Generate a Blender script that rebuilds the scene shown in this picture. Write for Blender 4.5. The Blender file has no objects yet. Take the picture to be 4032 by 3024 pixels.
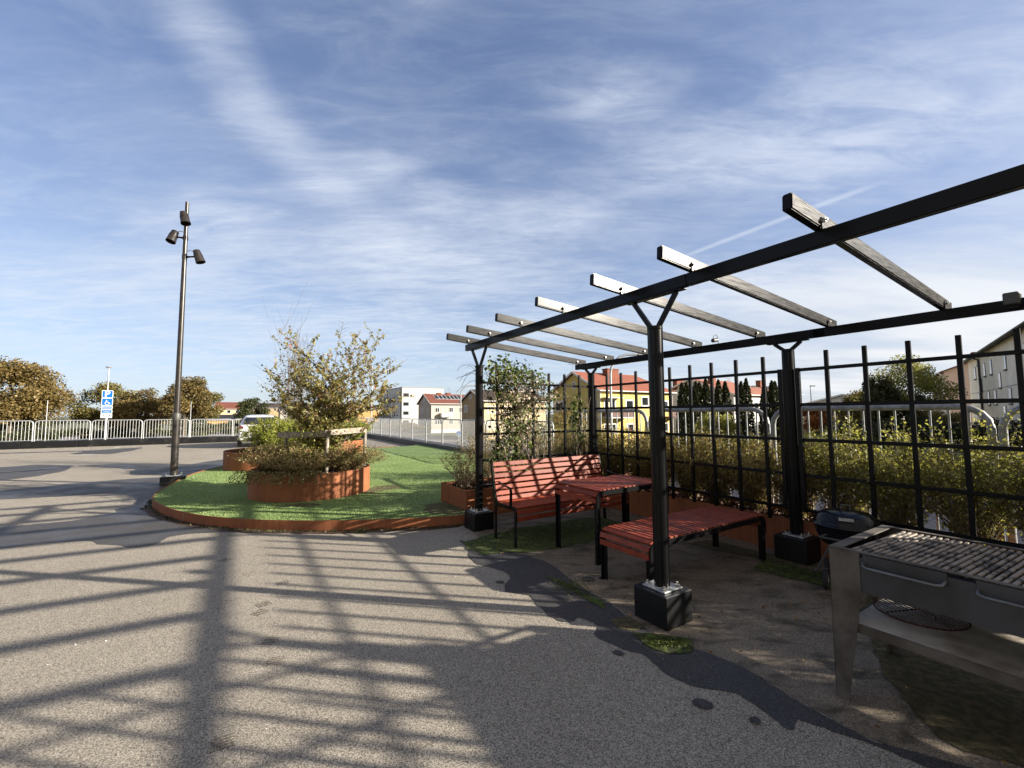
import bpy, bmesh, math, random
import numpy as np
from mathutils import Vector, Matrix

# ------------------------------------------------------------------ camera, sky, sun
sc = bpy.context.scene
col = sc.collection
R = math.radians
PITCH, ROLL, YAWA = R(4.011), R(-0.293), R(-32.414)
fw = Vector((0, math.cos(PITCH), math.sin(PITCH)))
up = Vector((0, -math.sin(PITCH), math.cos(PITCH)))
ri = Vector((1, 0, 0))
cr = ri*math.cos(ROLL)+up*math.sin(ROLL)
cu = -ri*math.sin(ROLL)+up*math.cos(ROLL)
cam = bpy.data.objects.new('camera', bpy.data.cameras.new('camera'))
col.objects.link(cam)
cam.data.sensor_width = 36
cam.data.lens = 1677.45/4032*36
cam.data.clip_start = 0.05
cam.data.clip_end = 3000
cam.matrix_world = Matrix(((cr.x, cu.x, -fw.x, 0), (cr.y, cu.y, -fw.y, 0), (cr.z, cu.z, -fw.z, 1.5), (0, 0, 0, 1)))
sc.camera = cam
sc.view_settings.view_transform = 'Standard'
sc.view_settings.look = 'None'
sc.view_settings.gamma = 1
sc.view_settings.exposure = 1.6

SUN_EL = R(18.9)
SUN_DIR = Vector((.9866*math.cos(SUN_EL), -.163*math.cos(SUN_EL), math.sin(SUN_EL)))
sun = bpy.data.objects.new('sun', bpy.data.lights.new('sun', 'SUN'))
col.objects.link(sun)
sun.data.energy = 4.5
sun.data.angle = R(0.6)
sun.data.color = (1.0, .91, .78)
sun.rotation_euler = SUN_DIR.to_track_quat('Z', 'Y').to_euler()

world = bpy.data.worlds.new('World')
sc.world = world
world.use_nodes = True


class NT:
    """small node-tree helper"""
    def __init__(s, tree):
        s.t = tree
        s.t.nodes.clear()

    def n(s, kind, **kw):
        nd = s.t.nodes.new(kind)
        for k, v in kw.items():
            if k.startswith('i_'):
                key = k[2:]
                key = int(key) if key.isdigit() else key.replace('_', ' ')
                sock = nd.inputs[key]
                if hasattr(v, 'is_output'):
                    s.t.links.new(v, sock)
                else:
                    sock.default_value = v
            else:
                setattr(nd, k, v)
        return nd

    def l(s, a, b):
        s.t.links.new(a, b)

    def math(s, op, a, b=None, c=None, clamp=False):
        nd = s.t.nodes.new('ShaderNodeMath')
        nd.operation = op
        nd.use_clamp = clamp
        for i, v in enumerate((a, b, c)):
            if v is None:
                continue
            if hasattr(v, 'is_output'):
                s.t.links.new(v, nd.inputs[i])
            else:
                nd.inputs[i].default_value = v
        return nd.outputs[0]

    def mr(s, v, a, b, c=0., d=1.):
        nd = s.t.nodes.new('ShaderNodeMapRange')
        nd.interpolation_type = 'SMOOTHSTEP'
        s.t.links.new(v, nd.inputs[0])
        for i, x in enumerate((a, b, c, d)):
            nd.inputs[i+1].default_value = x
        return nd.outputs[0]

    def noise(s, vec, scale, detail=4, rough=.5, dist=0.):
        nd = s.t.nodes.new('ShaderNodeTexNoise')
        if vec is not None:
            s.t.links.new(vec, nd.inputs['Vector'])
        nd.inputs['Scale'].default_value = scale
        nd.inputs['Detail'].default_value = detail
        nd.inputs['Roughness'].default_value = rough
        nd.inputs['Distortion'].default_value = dist
        return nd.outputs[0]

    def ramp(s, v, stops):
        nd = s.t.nodes.new('ShaderNodeValToRGB')
        s.t.links.new(v, nd.inputs[0])
        els = nd.color_ramp.elements
        while len(els) < len(stops):
            els.new(.5)
        for e, (p, c) in zip(els, stops):
            e.position = p
            e.color = (*c, 1) if len(c) == 3 else c
        return nd.outputs[0]

    def mapping(s, vec, loc=(0, 0, 0), rot=(0, 0, 0), scale=(1, 1, 1)):
        nd = s.t.nodes.new('ShaderNodeMapping')
        s.t.links.new(vec, nd.inputs[0])
        nd.inputs[1].default_value = loc
        nd.inputs[2].default_value = rot
        nd.inputs[3].default_value = scale
        return nd.outputs[0]

    def mix(s, f, a, b, mode='MIX'):
        nd = s.t.nodes.new('ShaderNodeMix')
        nd.data_type = 'RGBA'
        nd.blend_type = mode
        for sock, v in ((nd.inputs[0], f), (nd.inputs[6], a), (nd.inputs[7], b)):
            if hasattr(v, 'is_output'):
                s.t.links.new(v, sock)
            else:
                sock.default_value = (*v, 1) if isinstance(v, tuple) and len(v) == 3 else v
        return nd.outputs[2]


def build_world():
    w = NT(world.node_tree)
    sky = w.n('ShaderNodeTexSky', sky_type='NISHITA', sun_disc=False)
    sky.sun_elevation = SUN_EL
    sky.sun_rotation = math.atan2(SUN_DIR.x, SUN_DIR.y)
    sky.altitude = 30
    sky.air_density = 1.0
    sky.dust_density = .6
    sky.ozone_density = 2.5
    tc = w.n('ShaderNodeTexCoord').outputs['Generated']
    sep = w.n('ShaderNodeSeparateXYZ', i_0=tc)
    z = w.math('MAXIMUM', sep.outputs[2], 0.0)
    zz = w.math('ADD', z, .10)
    px = w.math('DIVIDE', sep.outputs[0], zz)
    py = w.math('DIVIDE', sep.outputs[1], zz)
    P = w.n('ShaderNodeCombineXYZ', i_0=px, i_1=py, i_2=0.0).outputs[0]
    # big soft veils and finer fibrous wisps, drawn out along the wind
    M1 = w.mapping(P, (3.1, 1.7, 0), (0, 0, R(28)), (.75, 1.25, 1))
    big = w.mr(w.noise(M1, .8, 7, .58, .9), .42, .72)
    M2 = w.mapping(P, (0, 5, 0), (0, 0, R(36)), (.75, 2.4, 1))
    fib = w.mr(w.noise(M2, 1.6, 10, .66, 1.4), .36, .74)
    M3 = w.mapping(P, (7, 2, 0), (0, 0, R(-22)), (1.2, 3.4, 1))
    fib2 = w.mr(w.noise(M3, 2.2, 10, .64, .9), .40, .75)
    veil = w.math('MULTIPLY', big, w.math('ADD', w.math('MULTIPLY', fib, .34), .12))
    veil = w.math('ADD', veil, w.math('MULTIPLY', fib2, .15))
    wob = w.math('SUBTRACT', w.noise(w.mapping(P, (1, 1, 0), (0, 0, 0), (1, 1, 1)), 1.1, 5, .6), .5)

    def band(p0, p1, wid, amt, wobble=.5, lo=-.06, hi=1.04):
        dx, dy = p1[0]-p0[0], p1[1]-p0[1]
        L = math.hypot(dx, dy)
        ux, uy = dx/L, dy/L
        rx = w.math('SUBTRACT', px, p0[0])
        ry = w.math('SUBTRACT', py, p0[1])
        al = w.math('ADD', w.math('MULTIPLY', rx, ux/L), w.math('MULTIPLY', ry, uy/L))
        ac = w.math('ADD', w.math('MULTIPLY', rx, -uy), w.math('MULTIPLY', ry, ux))
        ac = w.math('ABSOLUTE', w.math('ADD', ac, w.math('MULTIPLY', wob, wobble)))
        m = w.mr(ac, wid, 0.0)
        m = w.math('MULTIPLY', m, w.mr(al, lo, .12))
        m = w.math('MULTIPLY', m, w.mr(al, hi, hi-.2))
        return w.math('MULTIPLY', m, amt)
    tex = w.math('ADD', w.math('MULTIPLY', fib, .8), .35)
    fine = w.math('ADD', w.math('MULTIPLY', w.mr(w.noise(w.mapping(P, (2, 9, 0), (0, 0, R(-18)), (1, 3.2, 1)), 3.4, 9, .62, .6), .3, .7), .9), .25)
    for b in BANDS:
        m = band(*b)
        veil = w.math('ADD', veil, w.math('MULTIPLY', m, tex if b[2] > .1 else 1.0))
    for c in PUFFS:
        dx = w.math('DIVIDE', w.math('SUBTRACT', px, c[0]), c[2])
        dy = w.math('DIVIDE', w.math('SUBTRACT', py, c[1]), c[3])
        d = w.math('SQRT', w.math('ADD', w.math('MULTIPLY', dx, dx), w.math('MULTIPLY', dy, dy)))
        d = w.math('ADD', d, w.math('MULTIPLY', wob, 1.6))
        m = w.mr(d, 1.0, 0.0)
        veil = w.math('ADD', veil, w.math('MULTIPLY', w.math('MULTIPLY', m, c[4]), fine))
    low = w.mr(z, .42, .03)
    veil = w.math('ADD', veil, w.math('MULTIPLY', low, w.math('ADD', w.math('MULTIPLY', fib2, .75), .30)))
    veil = w.math('SUBTRACT', 1.0, w.math('POWER', 2.718, w.math('MULTIPLY', veil, -1.15)))
    fib3 = w.mr(w.noise(w.mapping(P, (4, 4, 0), (0, 0, R(40)), (1.0, 3.0, 1)), 7.0, 9, .68, .8), .25, .75)
    veil = w.math('MULTIPLY', veil, w.math('ADD', w.math('MULTIPLY', fib3, .26), .80))
    sdot = w.n('ShaderNodeVectorMath', operation='DOT_PRODUCT', i_0=tc, i_1=tuple(SUN_DIR)).outputs['Value']
    cloud = w.mix(w.mr(z, 0.0, .5), (3.5, 3.85, 4.25), (3.3, 3.6, 4.2))
    skyc = w.mix(1.0, sky.outputs[0], SKYTINT, 'MULTIPLY')
    # thin high haze evens out the bright horizon
    den = w.mix(1.0, w.mix(1.0, skyc, (.17, .15, .12), 'MULTIPLY'), (1.0, 1.0, 1.0), 'ADD')
    skyc = w.mix(1.0, skyc, den, 'DIVIDE')
    skyc = w.mix(1.0, skyc, (1.02, 1.04, 1.1), 'MULTIPLY')
    skyc = w.mix(w.mr(z, .40, .02), skyc, w.mix(1.0, skyc, (.93, 1.05, 1.09), 'MULTIPLY'))
    c = w.mix(veil, skyc, cloud)
    # warm cloud added round the sun and behind the camera to warm the shade
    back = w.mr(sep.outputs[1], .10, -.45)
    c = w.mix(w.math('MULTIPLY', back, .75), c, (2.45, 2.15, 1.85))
    c = w.mix(w.math('MULTIPLY', w.mr(sdot, .72, 1.0), .6), c, (6.5, 5.9, 5.0))
    # a grey bank low over the right-hand roofs
    gx = w.math('DIVIDE', sep.outputs[0], w.math('ADD', w.math('ABSOLUTE', sep.outputs[1]), .02))
    gm = w.math('MULTIPLY', w.mr(gx, .1, .75), w.mr(z, .42, .10))
    gn = w.mr(w.noise(w.mapping(P, (0, 0, 0), (0, 0, R(-32)), (.28, 1.0, 1)), 1.0, 8, .55, .3), .36, .6)
    gw = w.mix(gn, (2.8, 2.95, 3.3), (4.1, 4.15, 4.25))
    c = w.mix(w.math('MULTIPLY', gm, w.math('ADD', w.math('MULTIPLY', gn, .45), .45)), c, gw)
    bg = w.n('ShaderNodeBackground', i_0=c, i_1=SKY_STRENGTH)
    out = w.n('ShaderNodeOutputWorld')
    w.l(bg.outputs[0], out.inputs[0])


SKYTINT = (1.18, 1.02, 1.05)
SKY_STRENGTH = 0.076
# cloud streaks in plane coordinates (direction.xy / (direction.z + .1)): start, end, half width, amount, wobble
BANDS = []
PUFFS = []


def plane_of(u, v):
    d = fw*1677.45+cr*(u-2016)+cu*(1512-v)
    d.normalize()
    return (d.x/(d.z+.1), d.y/(d.z+.1))


for (a, b, wd, am, wb) in (((600, -260), (1010, 480), .12, .75, .16), ((950, 370), (1330, 800), .16, .78, .2), ((1230, 680), (1600, 1060), .36, .85, .35),
                           ((2690, 1010), (3480, 715), .030, .55, .03), ((2500, 1500), (4200, 900), .6, .5, .5), ((300, 1080), (2300, 900), .45, .45, .6)):
    p0, p1 = plane_of(*a), plane_of(*b)
    BANDS.append((p0, p1, wd, am, wb))
for (u, v, sx, sy, am) in ((2400, 400, .30, .20, .9), (1450, 640, .24, .12, .7), (1700, 780, .26, .16, .65), (2200, 880, .45, .3, .85), (2950, 640, .7, .35, .85),
                           (850, 880, .5, .32, .8), (3050, 1180, 1.1, .5, .95), (3750, 1120, 1.3, .6, .95), (2350, 1280, 1.4, .7, .8), (1350, 1300, 1.6, .8, .6), (3800, 330, .6, .4, .6), (1700, 1070, 1.3, .7, .8), (450, 1150, 1.2, .7, .6)):
    q = plane_of(u, v)
    PUFFS.append((q[0], q[1], sx, sy, am))
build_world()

# ------------------------------------------------------------------ helpers
ROT = R(32.414)                      # the pergola, the deck and the street share one grid: local x = across (b), local y = along (a)
vA = Vector((math.sin(YAWA), math.cos(YAWA), 0))
vB = Vector((math.cos(YAWA), -math.sin(YAWA), 0))
rng = random.Random(7)
nr = np.random.RandomState(11)


def F(a, b, z=0.):
    v = vA*a+vB*b
    return Vector((v.x, v.y, z))


def tag(o, label=None, cat=None, group=None, kind=None):
    if label:
        o['label'] = label
    if cat:
        o['category'] = cat
    if group:
        o['group'] = group
    if kind:
        o['kind'] = kind
    return o


def thing(name, label, cat, loc=(0, 0, 0), rz=0., group=None):
    o = bpy.data.objects.new(name, None)
    o.empty_display_size = .1
    col.objects.link(o)
    o.location = loc
    o.rotation_euler = (0, 0, rz)
    return tag(o, label, cat, group)


def copy_tree(o, parent=None):
    c = o.copy()
    col.objects.link(c)
    if parent is not None:
        c.parent = parent
    for ch in [x for x in bpy.data.objects if x.parent == o]:
        copy_tree(ch, c)
    return c


def link(name, me, mat, parent=None, loc=None, rot=None):
    o = bpy.data.objects.new(name, me)
    col.objects.link(o)
    if mat is not None and len(me.materials) == 0:
        me.materials.append(mat)
    if parent is not None:
        o.parent = parent
    if loc is not None:
        o.location = loc
    if rot is not None:
        o.rotation_euler = rot
    return o


def mesh_np(name, V, Fc, tones=None):
    """fast mesh from numpy arrays: V (n,3), Fc (m,k)"""
    me = bpy.data.meshes.new(name)
    V = np.asarray(V, dtype=np.float32)
    Fc = np.asarray(Fc, dtype=np.int32)
    me.vertices.add(len(V))
    me.vertices.foreach_set('co', V.ravel())
    m, k = Fc.shape
    me.loops.add(m*k)
    me.loops.foreach_set('vertex_index', Fc.ravel())
    me.polygons.add(m)
    me.polygons.foreach_set('loop_start', np.arange(m, dtype=np.int32)*k)
    me.polygons.foreach_set('loop_total', np.full(m, k, dtype=np.int32))
    if tones is not None:
        at = me.attributes.new('tone', 'FLOAT', 'FACE')
        at.data.foreach_set('value', np.asarray(tones, dtype=np.float32))
    me.update()
    me.validate()
    return me


class MB:
    def __init__(s):
        s.v = []
        s.f = []

    def add(s, vs, fs):
        n = len(s.v)
        s.v += [tuple(v) for v in vs]
        s.f += [tuple(i+n for i in f) for f in fs]
        return s

    def box(s, x0, x1, y0, y1, z0, z1, M=None):
        vs = [Vector((x, y, z)) for z in (z0, z1) for y in (y0, y1) for x in (x0, x1)]
        if M is not None:
            vs = [M @ v for v in vs]
        return s.add(vs, [(0, 2, 3, 1), (4, 5, 7, 6), (0, 1, 5, 4), (2, 6, 7, 3), (0, 4, 6, 2), (1, 3, 7, 5)])

    def bar(s, p, q, w, h, upv=(0, 0, 1)):
        """rectangular bar from p to q; h measured towards upv"""
        p, q = Vector(p), Vector(q)
        d = (q-p).normalized()
        u = Vector(upv)
        sd = d.cross(u)
        if sd.length < 1e-5:
            sd = Vector((1, 0, 0))
        sd.normalize()
        u = sd.cross(d).normalized()
        vs = [c+sd*(i*w/2)+u*(j*h/2) for c in (p, q) for i, j in ((-1, -1), (1, -1), (1, 1), (-1, 1))]
        return s.add(vs, [(0, 1, 2, 3), (7, 6, 5, 4), (0, 4, 5, 1), (1, 5, 6, 2), (2, 6, 7, 3), (3, 7, 4, 0)])

    def tube(s, pts, rad, n=10, cap=True):
        pts = [Vector(p) for p in pts]
        if not hasattr(rad, '__len__'):
            rad = [rad]*len(pts)
        d0 = (pts[1]-pts[0]).normalized()
        ref = Vector((0, 0, 1)) if abs(d0.z) < .9 else Vector((1, 0, 0))
        u = d0.cross(ref).normalized()
        vs, fs = [], []
        for i, p in enumerate(pts):
            d = (pts[min(i+1, len(pts)-1)]-pts[max(i-1, 0)])
            if d.length < 1e-9:
                d = d0
            d.normalize()
            u = (u-d*u.dot(d)).normalized()
            w_ = d.cross(u)
            for k in range(n):
                t = 2*math.pi*k/n
                vs.append(p+(u*math.cos(t)+w_*math.sin(t))*rad[i])
        for i in range(len(pts)-1):
            for k in range(n):
                a, b = i*n+k, i*n+(k+1) % n
                fs.append((a, b, b+n, a+n))
        if cap:
            fs.append(tuple(range(n))[::-1])
            fs.append(tuple((len(pts)-1)*n+k for k in range(n)))
        return s.add(vs, fs)

    def lathe(s, prof, n=32, M=None):
        vs, fs = [], []
        for r, z in prof:
            for k in range(n):
                t = 2*math.pi*k/n
                v = Vector((r*math.cos(t), r*math.sin(t), z))
                vs.append(M @ v if M is not None else v)
        for i in range(len(prof)-1):
            for k in range(n):
                a, b = i*n+k, i*n+(k+1) % n
                fs.append((a, b, b+n, a+n))
        if prof[0][0] > 1e-4:
            fs.append(tuple(range(n))[::-1])
        if prof[-1][0] > 1e-4:
            fs.append(tuple((len(prof)-1)*n+k for k in range(n)))
        return s.add(vs, fs)

    def prism(s, poly, z0, z1, M=None):
        n = len(poly)
        vs = [Vector((x, y, z0)) for x, y in poly]+[Vector((x, y, z1)) for x, y in poly]
        if M is not None:
            vs = [M @ v for v in vs]
        return s.add(vs, [tuple(range(n))[::-1], tuple(range(n, 2*n))]+[(i, (i+1) % n, (i+1) % n+n, i+n) for i in range(n)])

    def quad(s, *p):
        return s.add(p, [tuple(range(len(p)))])

    def build(s, name, mat, parent=None, loc=None, rot=None, bevel=0., smooth=False, seg=1):
        me = bpy.data.meshes.new(name)
        me.from_pydata([tuple(v) for v in s.v], [], s.f)
        me.update()
        if bevel or smooth:
            bm = bmesh.new()
            bm.from_mesh(me)
            if bevel:
                es = [e for e in bm.edges if len(e.link_faces) == 2 and e.calc_face_angle(0) > .6]
                bmesh.ops.bevel(bm, geom=es, offset=bevel, segments=seg, affect='EDGES', clamp_overlap=True)
            if smooth:
                for f in bm.faces:
                    f.smooth = True
                for e in bm.edges:
                    if len(e.link_faces) == 2 and e.calc_face_angle(0) > R(38):
                        e.smooth = False
            bm.to_mesh(me)
            bm.free()
        o = link(name, me, mat, parent, loc, rot)
        return o


# ------------------------------------------------------------------ materials
MATS = {}


def mat(name):
    m = bpy.data.materials.new(name)
    m.use_nodes = True
    MATS[name] = m
    return m, NT(m.node_tree)


def finish(w, bs):
    out = w.n('ShaderNodeOutputMaterial')
    w.l(bs, out.inputs[0])


def simple(name, c, rough=.6, metal=0., var=.12, scale=8., bump=0., bscale=60., spec=.5, c2=None, lo=.35, hi=.65, coat=0., objvar=0.):
    m, w = mat(name)
    g = w.n('ShaderNodeTexCoord').outputs['Object']
    nz = w.noise(g, scale, 6, .6)
    c2 = c2 or tuple(x*(1-var*2) for x in c)
    f = w.mr(nz, lo, hi)
    cc = w.mix(f, c, c2)
    if objvar:
        rn = w.n('ShaderNodeObjectInfo').outputs['Random']
        k = w.math('ADD', w.math('MULTIPLY', rn, objvar*2), 1-objvar)
        grime = w.mr(w.noise(g, 22, 7, .72, .5), .55, .75)
        cc = w.mix(w.math('MULTIPLY', grime, .35), cc, tuple(x*.45 for x in c))
        cc = w.mix(1.0, cc, w.n('ShaderNodeCombineColor', i_0=k, i_1=k, i_2=k).outputs[0], 'MULTIPLY')
    b = w.n('ShaderNodeBsdfPrincipled', i_Base_Color=cc, i_Roughness=rough, i_Metallic=metal)
    b.inputs['Specular IOR Level'].default_value = spec
    b.inputs['Coat Weight'].default_value = coat
    if bump:
        bn = w.n('ShaderNodeBump', i_Strength=bump, i_Distance=.01, i_Height=w.noise(g, bscale, 5, .6))
        w.l(bn.outputs[0], b.inputs['Normal'])
    finish(w, b.outputs[0])
    return m


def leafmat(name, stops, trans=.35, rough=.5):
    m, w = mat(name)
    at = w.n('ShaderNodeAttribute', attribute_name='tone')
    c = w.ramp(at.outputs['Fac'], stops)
    b = w.n('ShaderNodeBsdfPrincipled', i_Base_Color=c, i_Roughness=rough)
    b.inputs['Specular IOR Level'].default_value = .3
    tr = w.n('ShaderNodeBsdfTranslucent', i_Color=w.mix(.5, c, w.mix(1.0, c, (1.4, 1.35, .6), 'MULTIPLY')))
    mx = w.n('ShaderNodeMixShader', i_0=trans)
    w.l(b.outputs[0], mx.inputs[1])
    w.l(tr.outputs[0], mx.inputs[2])
    finish(w, mx.outputs[0])
    return m


def asphalt(name, dark, light, rough=.85, patch=None, agg=150., bump=.5, macro=.25, spec=.35, moss=None):
    m, w = mat(name)
    g = w.n('ShaderNodeNewGeometry').outputs['Position']
    vor = w.n('ShaderNodeTexVoronoi', i_Scale=agg, i_Vector=g)
    vc = w.n('ShaderNodeSeparateColor', i_0=vor.outputs['Color']).outputs[0]
    fine = w.noise(g, agg*.55, 3, .7)
    f = w.math('ADD', w.math('MULTIPLY', vc, .55), w.math('MULTIPLY', fine, .6))
    c = w.mix(w.mr(f, .25, .95), dark, light)
    big = w.mr(w.noise(g, .55, 7, .62, .4), .33, .68)
    c = w.mix(w.math('MULTIPLY', big, macro), c, w.mix(1., c, (.62, .60, .58), 'MULTIPLY'))
    mid = w.mr(w.noise(g, 5.5, 6, .65), .45, .72)
    c = w.mix(w.math('MULTIPLY', mid, macro*.8), c, w.mix(1., c, (.75, .74, .72), 'MULTIPLY'))
    if moss:
        mm = w.mr(w.noise(w.mapping(g, (0, 0, 0), (0, 0, R(20)), (1, 2.2, 1)), 2.6, 8, .7, .5), moss[1], moss[2])
        c = w.mix(w.math('MULTIPLY', mm, moss[3]), c, moss[0])
    ro = w.mr(w.noise(g, 1.3, 5, .6, .3), .35, .65, rough-.12 if rough < .6 else rough-.04, rough+.1 if rough < .6 else rough)
    b = w.n('ShaderNodeBsdfPrincipled', i_Base_Color=c, i_Roughness=ro)
    b.inputs['Specular IOR Level'].default_value = spec
    bn = w.n('ShaderNodeBump', i_Strength=bump, i_Distance=.004, i_Height=f)
    w.l(bn.outputs[0], b.inputs['Normal'])
    finish(w, b.outputs[0])
    return m


asphalt('asphalt', (0.0924, 0.08147, 0.0644), (0.4774, 0.4311, 0.3582), patch=None, macro=.3, bump=.6, agg=230.)
asphalt('asphalt_print', (0.0525, 0.0455, 0.0364), (0.28, 0.245, 0.1995), agg=230., bump=.4)
asphalt('asphalt_wet', (.022, .021, .022), (.095, .092, .092), rough=.68, bump=.6, macro=.5, agg=230.)
asphalt('asphalt_puddle', (0.02975, 0.0289, 0.0289), (0.1105, 0.102, 0.0952), rough=.56, bump=.2, macro=.4, spec=.30, agg=200.)
asphalt('asphalt_damp', (0.1104, 0.08782, 0.06193), (0.3444, 0.2851, 0.2111), rough=.7, bump=.7, macro=.95, agg=230., moss=((0.0265, 0.02716, 0.01314), .46, .66, .8))
asphalt('asphalt_far', (0.1482, 0.1326, 0.1287), (0.2574, 0.234, 0.2262), agg=8., bump=.1)
asphalt('soil', (.02, .012, .008), (.11, .065, .04), agg=55., bump=1.)
asphalt('gravel_grey', (.2, .2, .2), (.42, .42, .43), agg=12., bump=.4)


def steel_black(name='black_steel', st=(1.2, 1.2, 50)):
    m, w = mat(name)
    g = w.n('ShaderNodeTexCoord').outputs['Object']
    geo = w.n('ShaderNodeNewGeometry').outputs['Position']
    sc1 = w.noise(geo, 26., 6, .65)
    dust = w.mr(w.noise(geo, 3.2, 7, .7, .6), .45, .75)
    c = w.mix(w.math('MULTIPLY', dust, .25), (.0065, .0068, .0075), (.018, .0175, .0165))
    ro = w.mr(w.noise(w.mapping(geo, (0, 0, 0), (0, 0, -ROT), st), 5, 4, .6), .35, .65, .20, .34)
    b = w.n('ShaderNodeBsdfPrincipled', i_Base_Color=c, i_Roughness=ro)
    b.inputs['Specular IOR Level'].default_value = .13
    bn = w.n('ShaderNodeBump', i_Strength=.02, i_Distance=.002, i_Height=w.noise(w.mapping(geo, (0, 0, 0), (0, 0, -ROT), st), 6, 3, .5))
    w.l(bn.outputs[0], b.inputs['Normal'])
    finish(w, b.outputs[0])


steel_black()
steel_black('black_post', (40, 40, .7))


def corten():
    m, w = mat('corten')
    geo = w.n('ShaderNodeNewGeometry').outputs['Position']
    n1 = w.mr(w.noise(geo, 2.2, 8, .65, .6), .34, .68)
    n2 = w.mr(w.noise(geo, 45, 6, .7), .3, .7)
    st = w.mr(w.noise(w.mapping(geo, (0, 0, 0), (0, 0, 0), (9, 9, .5)), 2.4, 6, .6), .4, .75)
    c = w.mix(n1, (.27, .100, .042), (.175, .066, .031))
    c = w.mix(w.math('MULTIPLY', n2, .35), c, (.36, .125, .048))
    c = w.mix(w.math('MULTIPLY', st, .45), c, (.10, .036, .020))
    b = w.n('ShaderNodeBsdfPrincipled', i_Base_Color=c, i_Roughness=.72)
    b.inputs['Specular IOR Level'].default_value = .3
    bn = w.n('ShaderNodeBump', i_Strength=.3, i_Distance=.003, i_Height=w.noise(geo, 90, 5, .7))
    w.l(bn.outputs[0], b.inputs['Normal'])
    finish(w, b.outputs[0])


corten()


def turf():
    m, w = mat('turf')
    g = w.n('ShaderNodeNewGeometry').outputs['Position']
    n1 = w.noise(g, 70, 5, .75)
    n2 = w.mr(w.noise(g, 1.1, 7, .62, .5), .36, .68)
    n3 = w.mr(w.noise(g, 7, 6, .65), .35, .7)
    c = w.mix(w.mr(n1, .3, .7), (.12, .185, .06), (.28, .375, .145))
    c = w.mix(w.math('MULTIPLY', n2, .32), c, (.12, .20, .045))
    c = w.mix(w.math('MULTIPLY', n3, .25), c, (.055, .14, .03))
    br = w.mr(w.noise(g, 2.3, 8, .72, .8), .60, .74)
    c = w.mix(w.math('MULTIPLY', br, .8), c, (.12, .075, .015))
    b = w.n('ShaderNodeBsdfPrincipled', i_Base_Color=c, i_Roughness=.75)
    b.inputs['Specular IOR Level'].default_value = .25
    bn = w.n('ShaderNodeBump', i_Strength=.9, i_Distance=.02, i_Height=n1)
    w.l(bn.outputs[0], b.inputs['Normal'])
    finish(w, b.outputs[0])


turf()
simple('moss', (0.068, 0.1, 0.0096), .95, var=.35, scale=26, bump=1., bscale=70, c2=(0.0224, 0.0272, 0.0064), lo=.40, hi=.60)
simple('moss_brown', (.11, .085, .04), .95, scale=22, bump=1., bscale=80, c2=(.045, .04, .012), lo=.35, hi=.6)
simple('red_slat', (0.2218, 0.03995, 0.01452), .52, var=.12, scale=14, bump=.15, bscale=60, c2=(0.1613, 0.02617, 0.01089), spec=.3, objvar=.16)
simple('galvanised', (0.44, 0.456, 0.468), .42, metal=.55, scale=30, var=.12, bump=.1, bscale=80)
simple('galv_dull', (0.32, 0.336, 0.344), .55, metal=.4, scale=22, var=.2, bump=.15, bscale=60)
simple('handle_steel', (.20, .20, .20), .4, metal=.7, scale=9, var=.2)
simple('zinc_bolt', (.75, .74, .70), .25, metal=.9, scale=30)
simple('stainless_dark', (.035, .035, .035), .55, metal=.3, scale=4, var=.3, bump=.08, bscale=30, c2=(.055, .055, .058))
simple('grill_frame', (0.1156, 0.102, 0.085), .7, metal=.1, scale=5, var=.25, bump=.15, c2=(0.0578, 0.0476, 0.0374), spec=.3)
simple('grate_bar', (0.255, 0.21, 0.165), .65, metal=.2, scale=16, c2=(0.0225, 0.0195, 0.0165), lo=.47, hi=.58, bump=.3)
simple('char', (.010, .010, .010), .8)
simple('shelf_board', (.58, .53, .44), .6, metal=.0, scale=3.5, c2=(.27, .21, .15), lo=.38, hi=.66, bump=.2)
simple('rusty_wire', (.085, .030, .016), .7, metal=.4, scale=40)
simple('enamel', (.006, .006, .009), .16, spec=.3)
simple('handle_grey', (.07, .07, .065), .5)
simple('plate_grey', (.30, .29, .24), .5, scale=60, c2=(.17, .165, .14), lo=.45, hi=.55)
simple('rubber', (.02, .02, .02), .8)
simple('stake_wood', (0.32, 0.288, 0.232), .85, scale=18, c2=(0.176, 0.152, 0.12), bump=.5)
simple('bark', (.13, .105, .08), .9, scale=20, c2=(.06, .048, .036), bump=.8)
simple('twig', (.15, .095, .055), .85, scale=12, c2=(.08, .05, .03))
simple('twig_pale', (.27, .21, .15), .85, scale=12, c2=(.16, .12, .08))
simple('twig_grey', (.17, .145, .125), .85, scale=12, c2=(.10, .085, .075))
simple('white_paint', (0.64, 0.64, 0.616), .5, var=.04)
simple('road_paint', (0.6, 0.592, 0.56), .7, scale=25, c2=(0.4, 0.384, 0.36), lo=.45, hi=.7)
simple('car_white', (0.576, 0.592, 0.608), .22, var=.02, coat=.8)
simple('car_silver', (0.336, 0.352, 0.368), .3, metal=.4, var=.03, coat=.6)
simple('car_dark', (.03, .035, .045), .25, var=.03, coat=.6)
simple('car_black', (.012, .012, .013), .5)
simple('tail_red', (.10, .010, .014), .12, coat=.8)
simple('glass_dark', (.018, .022, .026), .05, spec=.8)
simple('alloy', (.4, .4, .42), .35, metal=.8)
simple('sign_blue', (.0, .11, .42), .4, var=.02)
simple('sign_white', (0.64, 0.656, 0.656), .45, var=.02)
simple('sign_black', (.01, .01, .01), .5)
simple('sign_red', (.62, .05, .02), .45, var=.02)
simple('sign_yellow', (.80, .36, .05), .45, var=.02)
simple('barrier_yellow', (0.576, 0.368, 0.128), .75, c2=(0.44, 0.288, 0.128), scale=3)
simple('plaster_white', (0.624, 0.608, 0.56), .85, scale=1.5, var=.05)
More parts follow.
